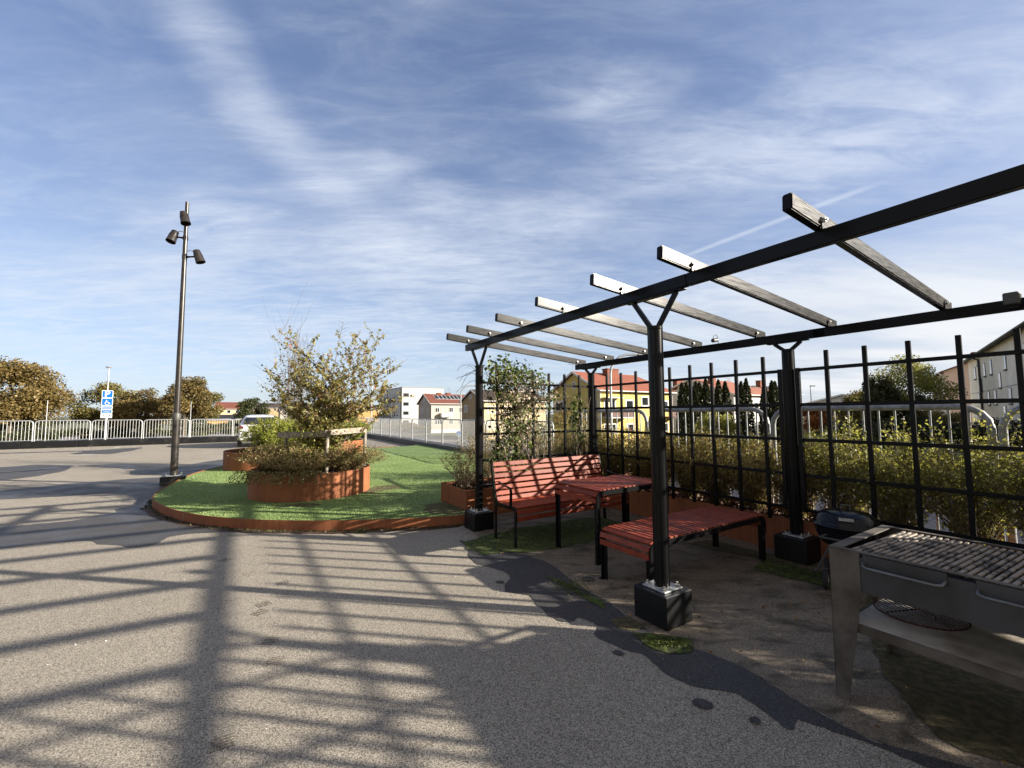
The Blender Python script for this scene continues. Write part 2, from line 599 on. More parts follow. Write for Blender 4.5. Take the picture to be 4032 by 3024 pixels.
simple('plaster_grey', (0.416, 0.376, 0.32), .9, scale=1.2, var=.06, bump=.15, bscale=15)
simple('plaster_tan', (0.344, 0.256, 0.144), .9, scale=1.2, var=.06)
simple('plaster_beige', (0.8832, 0.8059, 0.638), .9, scale=.6, var=.07)
simple('plaster_pink', (0.66, 0.49, 0.41), .9, scale=.8, var=.06)
simple('plaster_cream', (0.56, 0.448, 0.264), .9, scale=.8, var=.05)
simple('render_white', (0.592, 0.592, 0.584), .9, scale=.8, var=.04)
simple('timber_orange', (0.44, 0.248, 0.088), .85, scale=1.5, var=.08)
simple('trim_white', (0.64, 0.64, 0.624), .5, var=.03)
simple('trim_grey', (.22, .22, .23), .5, var=.03)
simple('brick', (0.24, 0.08, 0.044), .9, scale=6, var=.2)
simple('balcony_brown', (.11, .05, .04), .7, scale=3)
simple('roof_black', (.022, .023, .026), .7, scale=2, var=.2)
simple('metal_dark', (.025, .022, .024), .5)
simple('lawn', (0.068, 0.096, 0.0224), .95, scale=.5, c2=(0.12, 0.112, 0.04), lo=.35, hi=.65, bump=.6, bscale=6)
simple('terrain', (0.104, 0.104, 0.056), .95, scale=.02, c2=(0.06, 0.068, 0.028), lo=.35, hi=.65)
simple('kerb_black', (.006, .0065, .0075), .42, scale=2.2, c2=(.030, .028, .025), lo=.52, hi=.78, bump=.12, bscale=20, spec=.28)
simple('kerb_grey', (.065, .066, .068), .6, scale=2.2, c2=(.040, .041, .043), lo=.4, hi=.7, bump=.15, bscale=20)
simple('drain_iron', (.02, .02, .022), .5, metal=.3)
simple('concrete', (.32, .31, .29), .9, scale=.7, var=.12)
simple('lamp_black', (.016, .014, .013), .34, scale=9, c2=(.03, .024, .02), bump=.05)


def tiles(name, c, c2, sx):
    """roof tiles / boards: wave pattern in object space"""
    m, w = mat(name)
    g = w.n('ShaderNodeTexCoord').outputs['Object']
    wv = w.n('ShaderNodeTexWave', wave_type='BANDS', bands_direction='X', i_Scale=sx[0], i_Vector=g)
    wv2 = w.n('ShaderNodeTexWave', wave_type='BANDS', bands_direction=sx[2], i_Scale=sx[1], i_Vector=g, wave_profile='SAW')
    n = w.mr(w.noise(g, .9, 6, .6), .3, .7)
    cc = w.mix(w.math('MULTIPLY', n, .6), c, c2)
    h = w.math('ADD', wv.outputs[1], wv2.outputs[1]) if sx[1] else wv.outputs[1]
    b = w.n('ShaderNodeBsdfPrincipled', i_Base_Color=cc, i_Roughness=.85)
    bn = w.n('ShaderNodeBump', i_Strength=sx[3], i_Distance=.06, i_Height=h)
    w.l(bn.outputs[0], b.inputs['Normal'])
    finish(w, b.outputs[0])


tiles('tile_red', (0.2542, 0.08036, 0.0451), (0.1804, 0.0533, 0.03116), (1.1, .9, 'Y', 1.))
tiles('tile_orange', (0.3116, 0.123, 0.0779), (0.2296, 0.082, 0.0492), (1.1, .9, 'Y', .8))
tiles('tile_brown', (0.0492, 0.03444, 0.02788), (0.02788, 0.02132, 0.01804), (1.1, .9, 'Y', .8))
tiles('tile_maroon', (0.164, 0.0533, 0.03444), (0.1066, 0.0328, 0.02296), (1.1, .9, 'Y', .8))


def boards(name, c, c2):
    m, w = mat(name)
    g = w.n('ShaderNodeTexCoord').outputs['Object']
    sp = w.n('ShaderNodeSeparateXYZ', i_0=g)
    s = w.math('ADD', sp.outputs[0], sp.outputs[1])
    fr = w.math('FRACT', w.math('MULTIPLY', s, 3.6))
    h = w.mr(w.math('ABSOLUTE', w.math('SUBTRACT', fr, .5)), .16, .20)
    n = w.mr(w.noise(g, 1.2, 6, .6), .3, .7)
    cc = w.mix(w.math('MULTIPLY', n, .4), c, c2)
    b = w.n('ShaderNodeBsdfPrincipled', i_Base_Color=cc, i_Roughness=.8)
    bn = w.n('ShaderNodeBump', i_Strength=1., i_Distance=.05, i_Height=h)
    w.l(bn.outputs[0], b.inputs['Normal'])
    finish(w, b.outputs[0])


boards('boards_yellow', (.56, .44, .13), (.49, .37, .11))

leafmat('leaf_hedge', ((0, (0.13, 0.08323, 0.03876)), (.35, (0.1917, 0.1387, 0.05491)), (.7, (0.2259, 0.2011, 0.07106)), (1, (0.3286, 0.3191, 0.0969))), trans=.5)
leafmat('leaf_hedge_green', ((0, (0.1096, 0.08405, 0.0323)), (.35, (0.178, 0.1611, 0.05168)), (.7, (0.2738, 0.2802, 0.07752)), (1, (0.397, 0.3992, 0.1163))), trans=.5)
leafmat('leaf_low', ((0, (0.1397, 0.09856, 0.048)), (.45, (0.2483, 0.1882, 0.088)), (.8, (0.2638, 0.2509, 0.096)), (1, (0.4035, 0.4211, 0.2))), trans=.45)
leafmat('leaf_box', ((0, (0.072, 0.088, 0.016)), (.5, (0.176, 0.208, 0.032)), (1, (0.32, 0.336, 0.056))))
leafmat('leaf_tree', ((0, (0.16, 0.088, 0.036)), (.2, (0.224, 0.168, 0.06)), (.6, (0.272, 0.264, 0.088)), (.93, (0.384, 0.36, 0.152)), (1., (0.44, 0.128, 0.072))), trans=.5)
leafmat('leaf_green_yellow', ((0, (0.104, 0.104, 0.032)), (.5, (0.216, 0.224, 0.056)), (1, (0.384, 0.368, 0.104))))
leafmat('leaf_moss', ((0, (0.024, 0.028, 0.008)), (.5, (0.052, 0.064, 0.0112)), (1, (0.104, 0.124, 0.0176))), trans=.1)
leafmat('grit', ((0, (.10, .09, .08)), (.6, (.30, .28, .24)), (.9, (.62, .60, .56)), (1, (.30, .20, .10))), trans=.0, rough=.9)
leafmat('leaf_seed', ((0, (.05, .035, .03)), (1, (.10, .08, .07))))
leafmat('leaf_climber', ((0, (.05, .06, .02)), (.5, (.11, .15, .045)), (1, (.22, .27, .085))))
leafmat('seedhead', ((0, (.30, .24, .17)), (1, (.50, .42, .34))), trans=.2, rough=.8)
leafmat('leaf_autumn', ((0, (0.056, 0.0496, 0.0192)), (.35, (0.112, 0.0864, 0.0288)), (.7, (0.168, 0.12, 0.04)), (1, (0.24, 0.176, 0.068))), trans=.25)
leafmat('leaf_autumn_green', ((0, (0.048, 0.052, 0.0176)), (.45, (0.104, 0.1, 0.028)), (.8, (0.168, 0.136, 0.036)), (1, (0.256, 0.184, 0.056))), trans=.25)
leafmat('leaf_dark', ((0, (.022, .03, .012)), (.5, (.045, .055, .018)), (1, (.10, .095, .03))), trans=.2)
leafmat('leaf_thuja', ((0, (.012, .018, .006)), (.6, (.030, .040, .012)), (1, (.065, .070, .02))), trans=.1)
leafmat('leaf_orange', ((0, (.16, .05, .015)), (1, (.38, .15, .035))), trans=.25)
leafmat('leaf_litter', ((0, (.08, .04, .02)), (.6, (.22, .12, .04)), (1, (.40, .28, .10))), trans=.1)
leafmat('grass_blade', ((0, (.13, .19, .07)), (.6, (.25, .34, .13)), (1, (.39, .46, .22))), trans=.3, rough=.7)
leafmat('mulch', ((0, (.025, .014, .010)), (.6, (.085, .045, .03)), (1, (.20, .13, .09))), trans=.0, rough=.9)
M = MATS


def foliage(name, P, size, aspect, material, parent=None, tone=None, upb=0., flat=0., sizevar=.4):
    """one mesh of small folded-out leaves (rhombs) at points P (n,3)"""
    P = np.asarray(P, dtype=np.float64)
    n = len(P)
    u = nr.normal(size=(n, 3))
    u[:, 2] = u[:, 2]*(1-flat)+upb
    u /= np.linalg.norm(u, axis=1)[:, None]
    w_ = nr.normal(size=(n, 3))
    w_[:, 2] *= (1-flat)
    v = np.cross(u, w_)
    v /= np.linalg.norm(v, axis=1)[:, None]+1e-9
    s = size*(1+sizevar*(nr.rand(n)*2-1))
    L = (u*s[:, None])*.5
    Wd = (v*s[:, None])*.5*aspect
    nrm = np.cross(u, v)*s[:, None]*.10
    V = np.stack([P-L, P-L*.1+Wd+nrm, P+L, P-L*.1-Wd+nrm], axis=1).reshape(-1, 3)
    Fc = np.arange(4*n).reshape(-1, 4)
    if tone is None:
        tone = nr.rand(n)
    me = mesh_np(name, V, Fc, np.clip(tone, 0, 1))
    me.materials.append(material)
    return link(name, me, None, parent)


def sticks(name, segs, material, parent=None, n=3):
    """many thin tapering rods in one mesh; segs = [(p, q, r0, r1)]"""
    if not segs:
        return None
    P = np.array([s[0] for s in segs], dtype=float)
    Q = np.array([s[1] for s in segs], dtype=float)
    r0 = np.array([s[2] for s in segs])[:, None]
    r1 = np.array([s[3] for s in segs])[:, None]
    d = Q-P
    d /= np.linalg.norm(d, axis=1)[:, None]+1e-9
    ref = np.tile([[.31, .22, .93]], (len(segs), 1))
    ref[np.abs(d[:, 2]) > .9] = [1, .1, 0]
    u = np.cross(d, ref)
    u /= np.linalg.norm(u, axis=1)[:, None]
    w_ = np.cross(d, u)
    rings = []
    for C, r in ((P, r0), (Q, r1)):
        for k in range(n):
            t = 2*math.pi*k/n
            rings.append(C+(u*math.cos(t)+w_*math.sin(t))*r)
    V = np.stack(rings, axis=1).reshape(-1, 3)
    base = (np.arange(len(segs))*2*n)[:, None]
    fs = []
    for k in range(n):
        k2 = (k+1) % n
        fs.append(np.concatenate([base+k, base+k2, base+n+k2, base+n+k], axis=1))
    me = mesh_np(name, V, np.concatenate(fs))
    me.materials.append(material)
    return link(name, me, None, parent)


def jitter_poly(pts, step=.06, amp=.02, seed=1, smooth=2):
    """denser outline with a ragged edge"""
    r = random.Random(seed)
    out = []
    n = len(pts)
    for i in range(n):
        p0, p1 = pts[i], pts[(i+1) % n]
        L = math.hypot(p1[0]-p0[0], p1[1]-p0[1])
        k = max(1, int(L/step))
        for j in range(k):
            t = j/k
            out.append([p0[0]+(p1[0]-p0[0])*t, p0[1]+(p1[1]-p0[1])*t])
    for _ in range(smooth):
        m = len(out)
        out = [[(out[i-1][c]+2*out[i][c]+out[(i+1) % m][c])/4 for c in (0, 1)] for i in range(m)]
    ph = [r.uniform(0, 6.28) for _ in range(6)]
    res = []
    for i, p in enumerate(out):
        s = i*step
        dx = sum(math.sin(s*f+ph[k])*a for k, (f, a) in enumerate(((5, .5), (11, .35), (23, .25))))*amp
        dy = sum(math.sin(s*f+ph[k+3])*a for k, (f, a) in enumerate(((6, .5), (13, .35), (27, .25))))*amp
        res.append((p[0]+dx+r.uniform(-.3, .3)*amp, p[1]+dy+r.uniform(-.3, .3)*amp))
    return res


def sheet(name, pts, z, material, kind='structure', jit=None):
    if jit:
        pts = jitter_poly(pts, *jit)
    b = MB()
    b.quad(*[(x, y, z) for x, y in pts])
    o = b.build(name, material)
    if o.data.polygons[0].normal.z < 0:
        o.data.flip_normals()
    if kind:
        o['kind'] = kind
    return o


def ell(cx, cy, rx, ry, n=20, rot=0.):
    return [(cx+rx*math.cos(t)*math.cos(rot)-ry*math.sin(t)*math.sin(rot), cy+rx*math.cos(t)*math.sin(rot)+ry*math.sin(t)*math.cos(rot))
            for t in [2*math.pi*i/n for i in range(n)]]


# ------------------------------------------------------------------ ground, deck, road
G = -2.6
sheet('ground', [(-1500, -600), (1500, -600), (1500, 1800), (-1500, 1800)], G-.02, M['terrain'])


def fsheet(name, pts, z, material):
    return sheet(name, [tuple(F(a, b))[:2] for a, b in pts], z, material)


fsheet('parking_lot', [(34, -60), (34, 14), (165, 14), (165, -36), (105, -36), (105, -28), (60, -28), (60, -60)], G, M['asphalt_far'])
fsheet('road', [(-60, 8.5), (-60, 31), (20, 31), (20, 31), (95, 31), (95, 60), (112, 60), (112, 14), (34, 14), (34, 8.5)], G+.004, M['asphalt_far'])
fsheet('lawn_strip', [(62, 30.5), (85.5, 30.5), (85.5, 33), (62, 33)], G+.012, M['lawn'])
fsheet('lawn_bank', [(62, -75), (62, -28), (106, -28), (106, -75)], G+.35, M['lawn'])
fsheet('garden', [(-20, 31.5), (-20, 90), (33, 90), (33, 31.5)], G+.06, M['lawn'])
for i, (a0, b0, a1, b1) in enumerate(((44, 17, 60, 17.15), (50, 24, 75, 24.12), (40, 11.5, 62, 11.6))):
    fsheet('road_marking', [(a0, b0), (a1, b0), (a1, b1), (a0, b1)], G+.012, M['road_paint'])

deck_out = [(-14, -45), (29.5, -45), (29.5, 7.45), (7.4, 7.2), (7.4, 6.0), (-14, 6.0)]
b = MB()
b.prism([tuple(F(a, c))[:2] for a, c in deck_out][::-1], G-.1, -.01)
b.build('parking_garage_base', M['concrete'])['kind'] = 'structure'
sheet('parking_deck', [tuple(F(a, c))[:2] for a, c in deck_out], 0., M['asphalt'])

# damp and wet areas of the deck: thin sheets with ragged outlines
low = [(2.9, .9), (1.95, 1.72), (1.59, 2.05), (1.39, 2.20), (1.34, 2.14), (1.30, 2.12), (1.20, 2.40), (1.00, 2.45), (0.86, 2.55), (0.83, 2.65), (0.81, 2.76), (0.70, 2.83), (0.56, 2.98), (0.56, 3.06), (0.61, 3.09), (0.57, 3.18), (0.48, 3.28), (0.45, 3.20), (0.36, 3.18), (0.25, 3.28), (0.18, 3.45), (0.14, 3.64), (-0.06, 3.71), (-0.08, 3.84), (-0.01, 4.02), (-0.07, 4.15), (-0.19, 4.26), (-0.38, 4.38), (-.45, 4.55), (-.5, 4.9)]
upp = [(3.3, 1.0), (2.2, 1.72), (1.62, 2.08), (1.53, 2.24), (1.42, 2.47), (1.42, 2.52), (1.33, 2.64), (1.16, 2.82), (0.98, 2.98), (0.86, 3.22), (0.78, 3.48), (0.66, 3.64), (0.50, 4.02), (0.38, 4.37), (0.18, 4.62), (-0.17, 4.83), (-0.64, 5.2)]
sheet('wet_pavement', low+upp[::-1], .004, M['asphalt_wet'], jit=(.03, .016, 3, 1))
brown = upp[:-1]+[(-.55, 5.6)]+[tuple(F(5.55, 2.75))[:2], tuple(F(5.6, 4.98))[:2], tuple(F(-3, 4.98))[:2], tuple(F(-3, 3.2))[:2]]
sheet('damp_pavement', brown, .0025, M['asphalt_damp'], jit=(.03, .012, 5, 1))
for k, (x, y, rx, ry) in enumerate(((.66, 2.78, .035, .03), (.97, 2.31, .05, .035), (1.17, 2.18, .03, .025), (.68, 3.97, .07, .06), (-.11, 3.91, .04, .03), (.43, 3.62, .09, .07), (-.32, 4.75, .12, .1))):
    sheet('wet_spot', ell(x, y, rx, ry), .0065, M['asphalt_wet'], jit=(.012, .01, 20+k, 1))
wetL = [(-14.5, 7.3), (-12, 8.1), (-10.36, 8.74), (-9.93, 9.42), (-9.33, 10.13), (-8.52, 10.56), (-7.35, 10.2), (-6.2, 8.0), (-5.7, 6.9), (-4.4, 5.96), (-3.2, 5.66), (-2.7, 5.6), (-3.3, 5.55),
        (-3.85, 5.60), (-4.20, 5.50), (-4.29, 5.40), (-4.15, 5.14), (-4.21, 4.94), (-4.94, 5.16), (-5.14, 5.25), (-5.53, 5.17), (-5.83, 4.96), (-7.6, 4.4), (-9.5, 3.6),
        (-9.5, 4.9), (-8.3, 5.3), (-6.94, 5.88), (-6.31, 6.24), (-6.15, 6.7), (-6.37, 6.94), (-6.32, 7.29), (-6.6, 7.62), (-7.0, 8.0), (-7.5, 8.32), (-7.97, 8.42), (-8.26, 8.14), (-9.29, 7.84), (-11, 7.1), (-14, 6.2)]
sheet('wet_pavement', wetL, .004, M['asphalt_puddle'], jit=(.08, .03, 7, 1))
sheet('wet_pavement', [(-7.4, 10.3), (-8.5, 10.8), (-9.8, 11.0), (-10.6, 12.1), (-11.6, 12.5), (-13.2, 13.0), (-12.3, 13.5), (-9.9, 13.0), (-9.9, 14.8), (-8.7, 13.2), (-8.3, 12.3)], .0045, M['asphalt_puddle'], jit=(.1, .04, 8, 1))
sheet('wet_pavement', [(-18, 12.0), (-15.15, 12.73), (-14.75, 13.28), (-14.08, 13.26), (-13.33, 13.08), (-12.21, 11.74), (-11.94, 10.77), (-11.92, 10.04), (-14, 9.6), (-18, 9.0)], .004, M['asphalt_puddle'], jit=(.1, .04, 9, 1))
sheet('wet_pavement', [(-17.55, 17.01), (-18.45, 18.64), (-17.81, 20.17), (-17.55, 20.49), (-16.4, 18.6), (-15.83, 16.91)], .004, M['asphalt_wet'], jit=(.15, .06, 10, 1))
sheet('wet_pavement', [(-17.5, 18.6), (-23, 16.3), (-26, 14.6), (-26, 14.9), (-23, 16.8), (-18.2, 18.9)], .0045, M['asphalt_wet'], jit=(.15, .05, 12, 1))
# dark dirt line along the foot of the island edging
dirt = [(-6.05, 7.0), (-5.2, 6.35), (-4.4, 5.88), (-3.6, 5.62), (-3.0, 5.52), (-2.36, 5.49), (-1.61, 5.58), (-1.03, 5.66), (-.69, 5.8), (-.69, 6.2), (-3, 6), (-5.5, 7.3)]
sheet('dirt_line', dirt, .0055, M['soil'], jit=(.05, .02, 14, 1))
# footprints / stains
for k, (x, y) in enumerate(((-2.06, 3.93), (-1.98, 3.50), (-1.93, 3.36), (-1.62, 2.95), (-1.46, 2.72), (-1.34, 2.07), (-1.22, 1.86), (-2.5, 4.15), (-3.0, 4.55))):
    pts = []
    st = MB()
    for q in range(5):
        x0 = x-.05+q*.023
        st.box(-.05+q*.021, -.042+q*.021, -.045, .045, .001, .0022, Matrix.Translation((x, y, 0)) @ Matrix.Rotation(R(35+k*17), 4, 'Z'))
    st.build('shoe_print', M['asphalt_print'])['kind'] = 'structure'
# painted marks on the deck
for i, (pts) in enumerate((((-16.93, 16.28), (-15.78, 16.54), (-15.80, 16.66), (-16.95, 16.40)), ((-16.62, 16.45), (-16.50, 16.45), (-16.46, 16.9), (-16.58, 16.9)),
                           ((-18.65, 20.0), (-18.52, 20.0), (-18.92, 20.8), (-19.05, 20.8)), ((-13.6, 19.5), (-12.2, 19.82), (-12.2, 19.95), (-13.6, 19.63)), ((-13.0, 19.7), (-12.85, 19.7), (-12.9, 20.3), (-13.05, 20.3)))):
    sheet('painted_mark', pts, .007, M['road_paint'])

# moss
for k, (pts, mt) in enumerate((
        ([(-.30, 4.62), (-.05, 4.75), (.15, 4.72), (.5, 4.86), (.85, 5.05), (1.2, 5.4), (1.5, 5.9), (1.25, 6.3), (.6, 6.0), (.1, 5.7), (-.35, 5.35), (-.6, 5.1), (-.5, 4.85)], 'moss'),
        ([(.30, 4.05), (.46, 3.92), (.62, 3.62), (.74, 3.50), (.70, 3.36), (.56, 3.60), (.42, 3.82)], 'moss'),
        ([(.80, 3.02), (.98, 2.99), (1.18, 2.94), (1.16, 2.84), (1.02, 2.76), (.88, 2.80), (.82, 2.90)], 'moss'),
        ([(.70, 3.22), (.86, 3.26), (.9, 3.1), (.82, 3.04), (.72, 3.1)], 'moss_brown'),
        ([(1.95, 2.05), (2.1, 2.5), (2.5, 3.2), (2.9, 3.6), (3.4, 3.3), (2.8, 2.2), (2.3, 1.75)], 'moss_brown'),
        ([(2.3, 4.2), (2.55, 4.45), (2.78, 4.25), (3.0, 3.75), (2.75, 3.7)], 'moss'),
        ([(2.0, 5.0), (2.3, 5.15), (2.9, 4.45), (3.0, 4.2), (2.75, 4.3), (2.2, 4.75)], 'moss_brown'),
)):
    sheet('moss', pts, .0085 if mt == 'moss' else .0072, M[mt], kind='stuff', jit=(.03, .022, 40+k, 1))

for k, (cx, cy, sx, sy, n) in enumerate(((.5, 5.45, .75, .5, 5200), (.52, 3.78, .18, .22, 900), (1.0, 2.88, .15, .07, 900), (2.7, 4.1, .25, .25, 900))):
    P_ = nr.normal(size=(n, 3))*np.array([sx*.5, sy*.5, .0])+np.array([cx, cy, .012])
    P_[:, 2] += nr.rand(n)*.002
    tag(foliage('moss', P_, .009, .8, M['leaf_moss'], None, flat=.4), None, None, None, 'stuff')
n = 1500
P_ = np.stack([nr.uniform(-5, 2.2, n), 1.4+nr.rand(n)**1.4*7, np.full(n, .004)], axis=1)
tag(foliage('grit', P_, .008, .8, M['grit'], None, flat=.6), None, None, None, 'stuff')

# drain grate in the deck, far left
for cx, cy, n in ((-13.9, 11.15, 7), (-13.1, 12.1, 4)):
    g = MB()
    d = Vector((.55, .83, 0)).normalized()
    for q in range(n):
        p = Vector((cx, cy, 0))+d*(q*.17-.5)*.9
        g.box(p.x-.22, p.x+.22, p.y-.05, p.y+.05, .001, .009)
    tag(g.build('drain_grate', M['drain_iron']), 'dark iron drain slots in the wet patch, %s' % ('longer row' if n == 7 else 'shorter row'), 'drain grate', 'drain grates in the deck')

# ------------------------------------------------------------------ turf island
ISL = [(-.66, 5.93), (-1.03, 5.80), (-1.61, 5.70), (-2.36, 5.63), (-3.0, 5.66), (-3.60, 5.74), (-4.39, 6.0), (-5.12, 6.44), (-5.8, 7.0), (-6.12, 7.35), (-6.45, 7.85), (-6.85, 8.6), (-7.3, 9.55),
       (-7.58, 10.2), (-7.78, 11.0), (-7.85, 11.63), (-7.9, 12.8), (-7.85, 14.5), (-7.7, 16.5), (-7.3, 17.6), (-6.6, 17.9), (-5.58, 17.95), (-5.02, 18.5), (-4.35, 19.2),
       tuple(F(19.2, 6.90))[:2], tuple(F(12, 6.85))[:2], tuple(F(6.55, 6.85))[:2], tuple(F(6.55, 2.76))[:2], tuple(F(5.62, 2.76))[:2]]


def smooth_open(pts, it=2):
    for _ in range(it):
        o = [pts[0]]
        for p, q in zip(pts[:-1], pts[1:]):
            o += [(p[0]*.75+q[0]*.25, p[1]*.75+q[1]*.25), (p[0]*.25+q[0]*.75, p[1]*.25+q[1]*.75)]
        o.append(pts[-1])
        pts = o
    return pts


edge = smooth_open(ISL[:23], 2)
turf_poly = edge+ISL[23:]
b = MB()
b.prism(turf_poly[::-1], -.02, .112)
o = b.build('artificial_turf', M['turf'])
o['kind'] = 'structure'
# short turf pile over the nearer part
def inside(poly, X, Y):
    c = np.zeros(len(X), bool)
    n = len(poly)
    for i in range(n):
        x1, y1 = poly[i]
        x2, y2 = poly[(i+1) % n]
        if y1 == y2:
            continue
        k = ((y1 > Y) != (y2 > Y)) & (X < (x2-x1)*(Y-y1)/(y2-y1)+x1)
        c ^= k
    return c


N = 190000
X = nr.uniform(-8, 1.5, N)
Y = 5.5+nr.uniform(0, 1, N)**1.5*9
k = inside(turf_poly, X, Y)
X, Y = X[k], Y[k]
pn = np.sin(X*3.1+np.sin(Y*2.3)*2)*.2+np.sin(Y*4.7+X*1.9)*.15+.5
g = foliage('grass', np.stack([X, Y, np.full(len(X), .116)], axis=1), .019, .4, M['grass_blade'], tone=pn*.5+nr.rand(len(X))*.55-.05, upb=1.6)
tag(g, None, None, None, 'stuff')
# steel edging strip
ed = MB()
ep = edge
for i in range(len(ep)-1):
    p, q = Vector((*ep[i], 0)), Vector((*ep[i+1], 0))
    d = (q-p).normalized()
    nrm = Vector((-d.y, d.x, 0))*.004
    c = [p+nrm, q+nrm, q-nrm, p-nrm]
    ed.add([Vector((v.x, v.y, 0)) for v in c]+[Vector((v.x, v.y, .132)) for v in c], [(4, 5, 6, 7), (0, 1, 5, 4), (2, 3, 7, 6)])
eo = ed.build('steel_edging', M['corten'])
tag(eo, 'low curved rusty steel edging strip round the artificial turf island', 'edging')
for i in (27, 45, 62):
    sm = MB()
    p = ep[i]
    q = ep[i+1]
    d = Vector((q[0]-p[0], q[1]-p[1], 0)).normalized()
    nn = Vector((d.y, -d.x, 0))
    if nn.y > 0:
        nn = -nn
    c = Vector((*p, 0))+nn*.006
    sm.bar(c, c+Vector((0, 0, .131)), .006, .004, d)
    sm.build('seam', M['galv_dull'], eo)
# brown moss on the turf near planters
for k, pts in enumerate(([(-2.75, 7.6), (-2.45, 7.7), (-2.1, 8.15), (-2.3, 8.5), (-2.62, 8.4)], [(-1.3, 6.15), (-.75, 6.0), (-.68, 6.15), (-1.05, 6.9), (-1.35, 6.6)], [(-3.7, 6.6), (-3.2, 6.55), (-2.9, 6.7), (-3.3, 6.8)])):
    sheet('moss', pts, .118, M['moss_brown'], kind='stuff', jit=(.05, .05, 60+k, 1))


# ------------------------------------------------------------------ planters
def mulch(root, pts_fn, n, z, r=.03):
    P = np.array([pts_fn() for _ in range(n)])
    P = np.concatenate([P, np.full((n, 1), z)+nr.rand(n, 1)*.02], axis=1)
    foliage('mulch', P, r*2, .6, M['mulch'], root, flat=.5)


def round_planter(x, y, r, z0, z1, label, rot=0.):
    t = thing('corten_planter', label, 'planter', (x, y, z0), rot, 'round rusty steel planters')
    h = z1-z0
    MB().lathe([(r, 0), (r, h), (r-.012, h), (r-.012, h-.14), (.02, h-.13)], 96).build('shell', M['corten'], t, smooth=True)
    MB().lathe([(r-.014, h-.1), (.5, h-.07), (.0, h-.05)], 48).build('soil', M['soil'], t)
    mulch(t, lambda: (lambda q, a: (q*math.cos(a), q*math.sin(a)))((r-.05)*math.sqrt(rng.random()), rng.uniform(0, 6.28)), 900, h-.07)
    sm = MB()
    sm.box(r*.999, r+.004, -.004, .004, .01, h-.01)
    sm.build('seam', M['grill_frame'], t)
    return t


P1c, P2c, P3c = (-3.66, 7.88), (-6.58, 11.75), (-6.67, 15.76)
round_planter(*P1c, 1.0, .11, .545, 'round rusty steel planter nearest the camera, holding the staked tree', R(200))
round_planter(*P2c, 1.1, .11, .575, 'round rusty steel planter on the left behind the nearest one, half empty with bare soil', R(240))
round_planter(*P3c, 1.12, .11, .575, 'round rusty steel planter farthest back in front of the white car', R(300))


def box_planter(a0, a1, b0, b1, z0, z1, label):
    t = thing('corten_planter', label, 'planter', F(a0, b0, z0), ROT, 'rectangular rusty steel planters')
    w_, d_, h = b1-b0, a1-a0, z1-z0
    s = MB()
    s.box(0, w_, 0, .012, 0, h).box(0, w_, d_-.012, d_, 0, h).box(0, .012, .012, d_-.012, 0, h).box(w_-.012, w_, .012, d_-.012, 0, h)
    s.build('shell', M['corten'], t, bevel=.003)
    MB().box(.013, w_-.013, .013, d_-.013, .01, h-.07).build('soil', M['soil'], t)
    mulch(t, lambda: (rng.uniform(.05, w_-.05), rng.uniform(.05, d_-.05)), int(2600*w_*d_/2), h-.06)
    return t


box_planter(5.62, 6.54, 2.78, 6.8, .0, .40, 'rectangular rusty steel planter behind the left trellis and the red bench')
box_planter(-4.5, 5.58, 5.0, 5.62, .0, .365, 'long rusty steel planter of the hedge behind the rear trellis')

# ------------------------------------------------------------------ pergola
perg = thing('pergola', 'black steel pergola with open rafters and trellis panels over the benches', 'pergola', (0, 0, 0), ROT)
BS = M['black_steel']
zF, zR = 2.445, 2.295      # centre heights of front and rear beam


def bf(a):                 # the front beam runs very slightly off the grid
    return 2.66+(a-2.14)*.0135


def post(a, b_, ztop, beamz, fz=.225, fw_=.29):
    f_ = MB().box(b_-fw_/2, b_+fw_/2, a-fw_/2, a+fw_/2, .0, fz).build('footing', M['kerb_black'], perg, bevel=.006)
    p = MB().tube([(b_, a, fz+.012), (b_, a, ztop)], .052, 20).build('post', M['black_post'], perg, smooth=True)
    fl = MB()
    for k in range(4):          # raised ribs of the extruded post
        t = k*math.pi/2+.4
        fl.tube([(b_+.052*math.cos(t), a+.052*math.sin(t), fz+.02), (b_+.052*math.cos(t), a+.052*math.sin(t), ztop-.01)], .007, 6)
    fl.tube([(b_, a, ztop-.012), (b_, a, ztop+.012)], .058, 20)
    fl.build('rib', M['black_post'], p, smooth=True)
    MB().box(b_-.10, b_+.10, a-.10, a+.10, fz+.001, fz+.013).build('base_plate', M['galvanised'], p, bevel=.003)
    for sx in (-1, 1):
        for sy in (-1, 1):
            n = MB()
            n.tube([(b_+sx*.075, a+sy*.075, fz+.013), (b_+sx*.075, a+sy*.075, fz+.045)], .008, 8)
            n.tube([(b_+sx*.075, a+sy*.075, fz+.0135), (b_+sx*.075, a+sy*.075, fz+.026)], .016, 6)
            n.build('bolt', M['zinc_bolt'], p)
    y = MB()
    sp = .20 if beamz-ztop > .15 else .13
    bot = beamz-.045
    for s_ in (-1, 1):
        y.bar((b_, a+s_*.03, ztop+.0), (b_, a+s_*sp, bot-.012), .035, .03, (1, 0, 0))
    y.box(b_-.032, b_+.032, a-sp-.07, a+sp+.07, bot-.012, bot-.001)
    y.build('bracket', BS, p, bevel=.003)


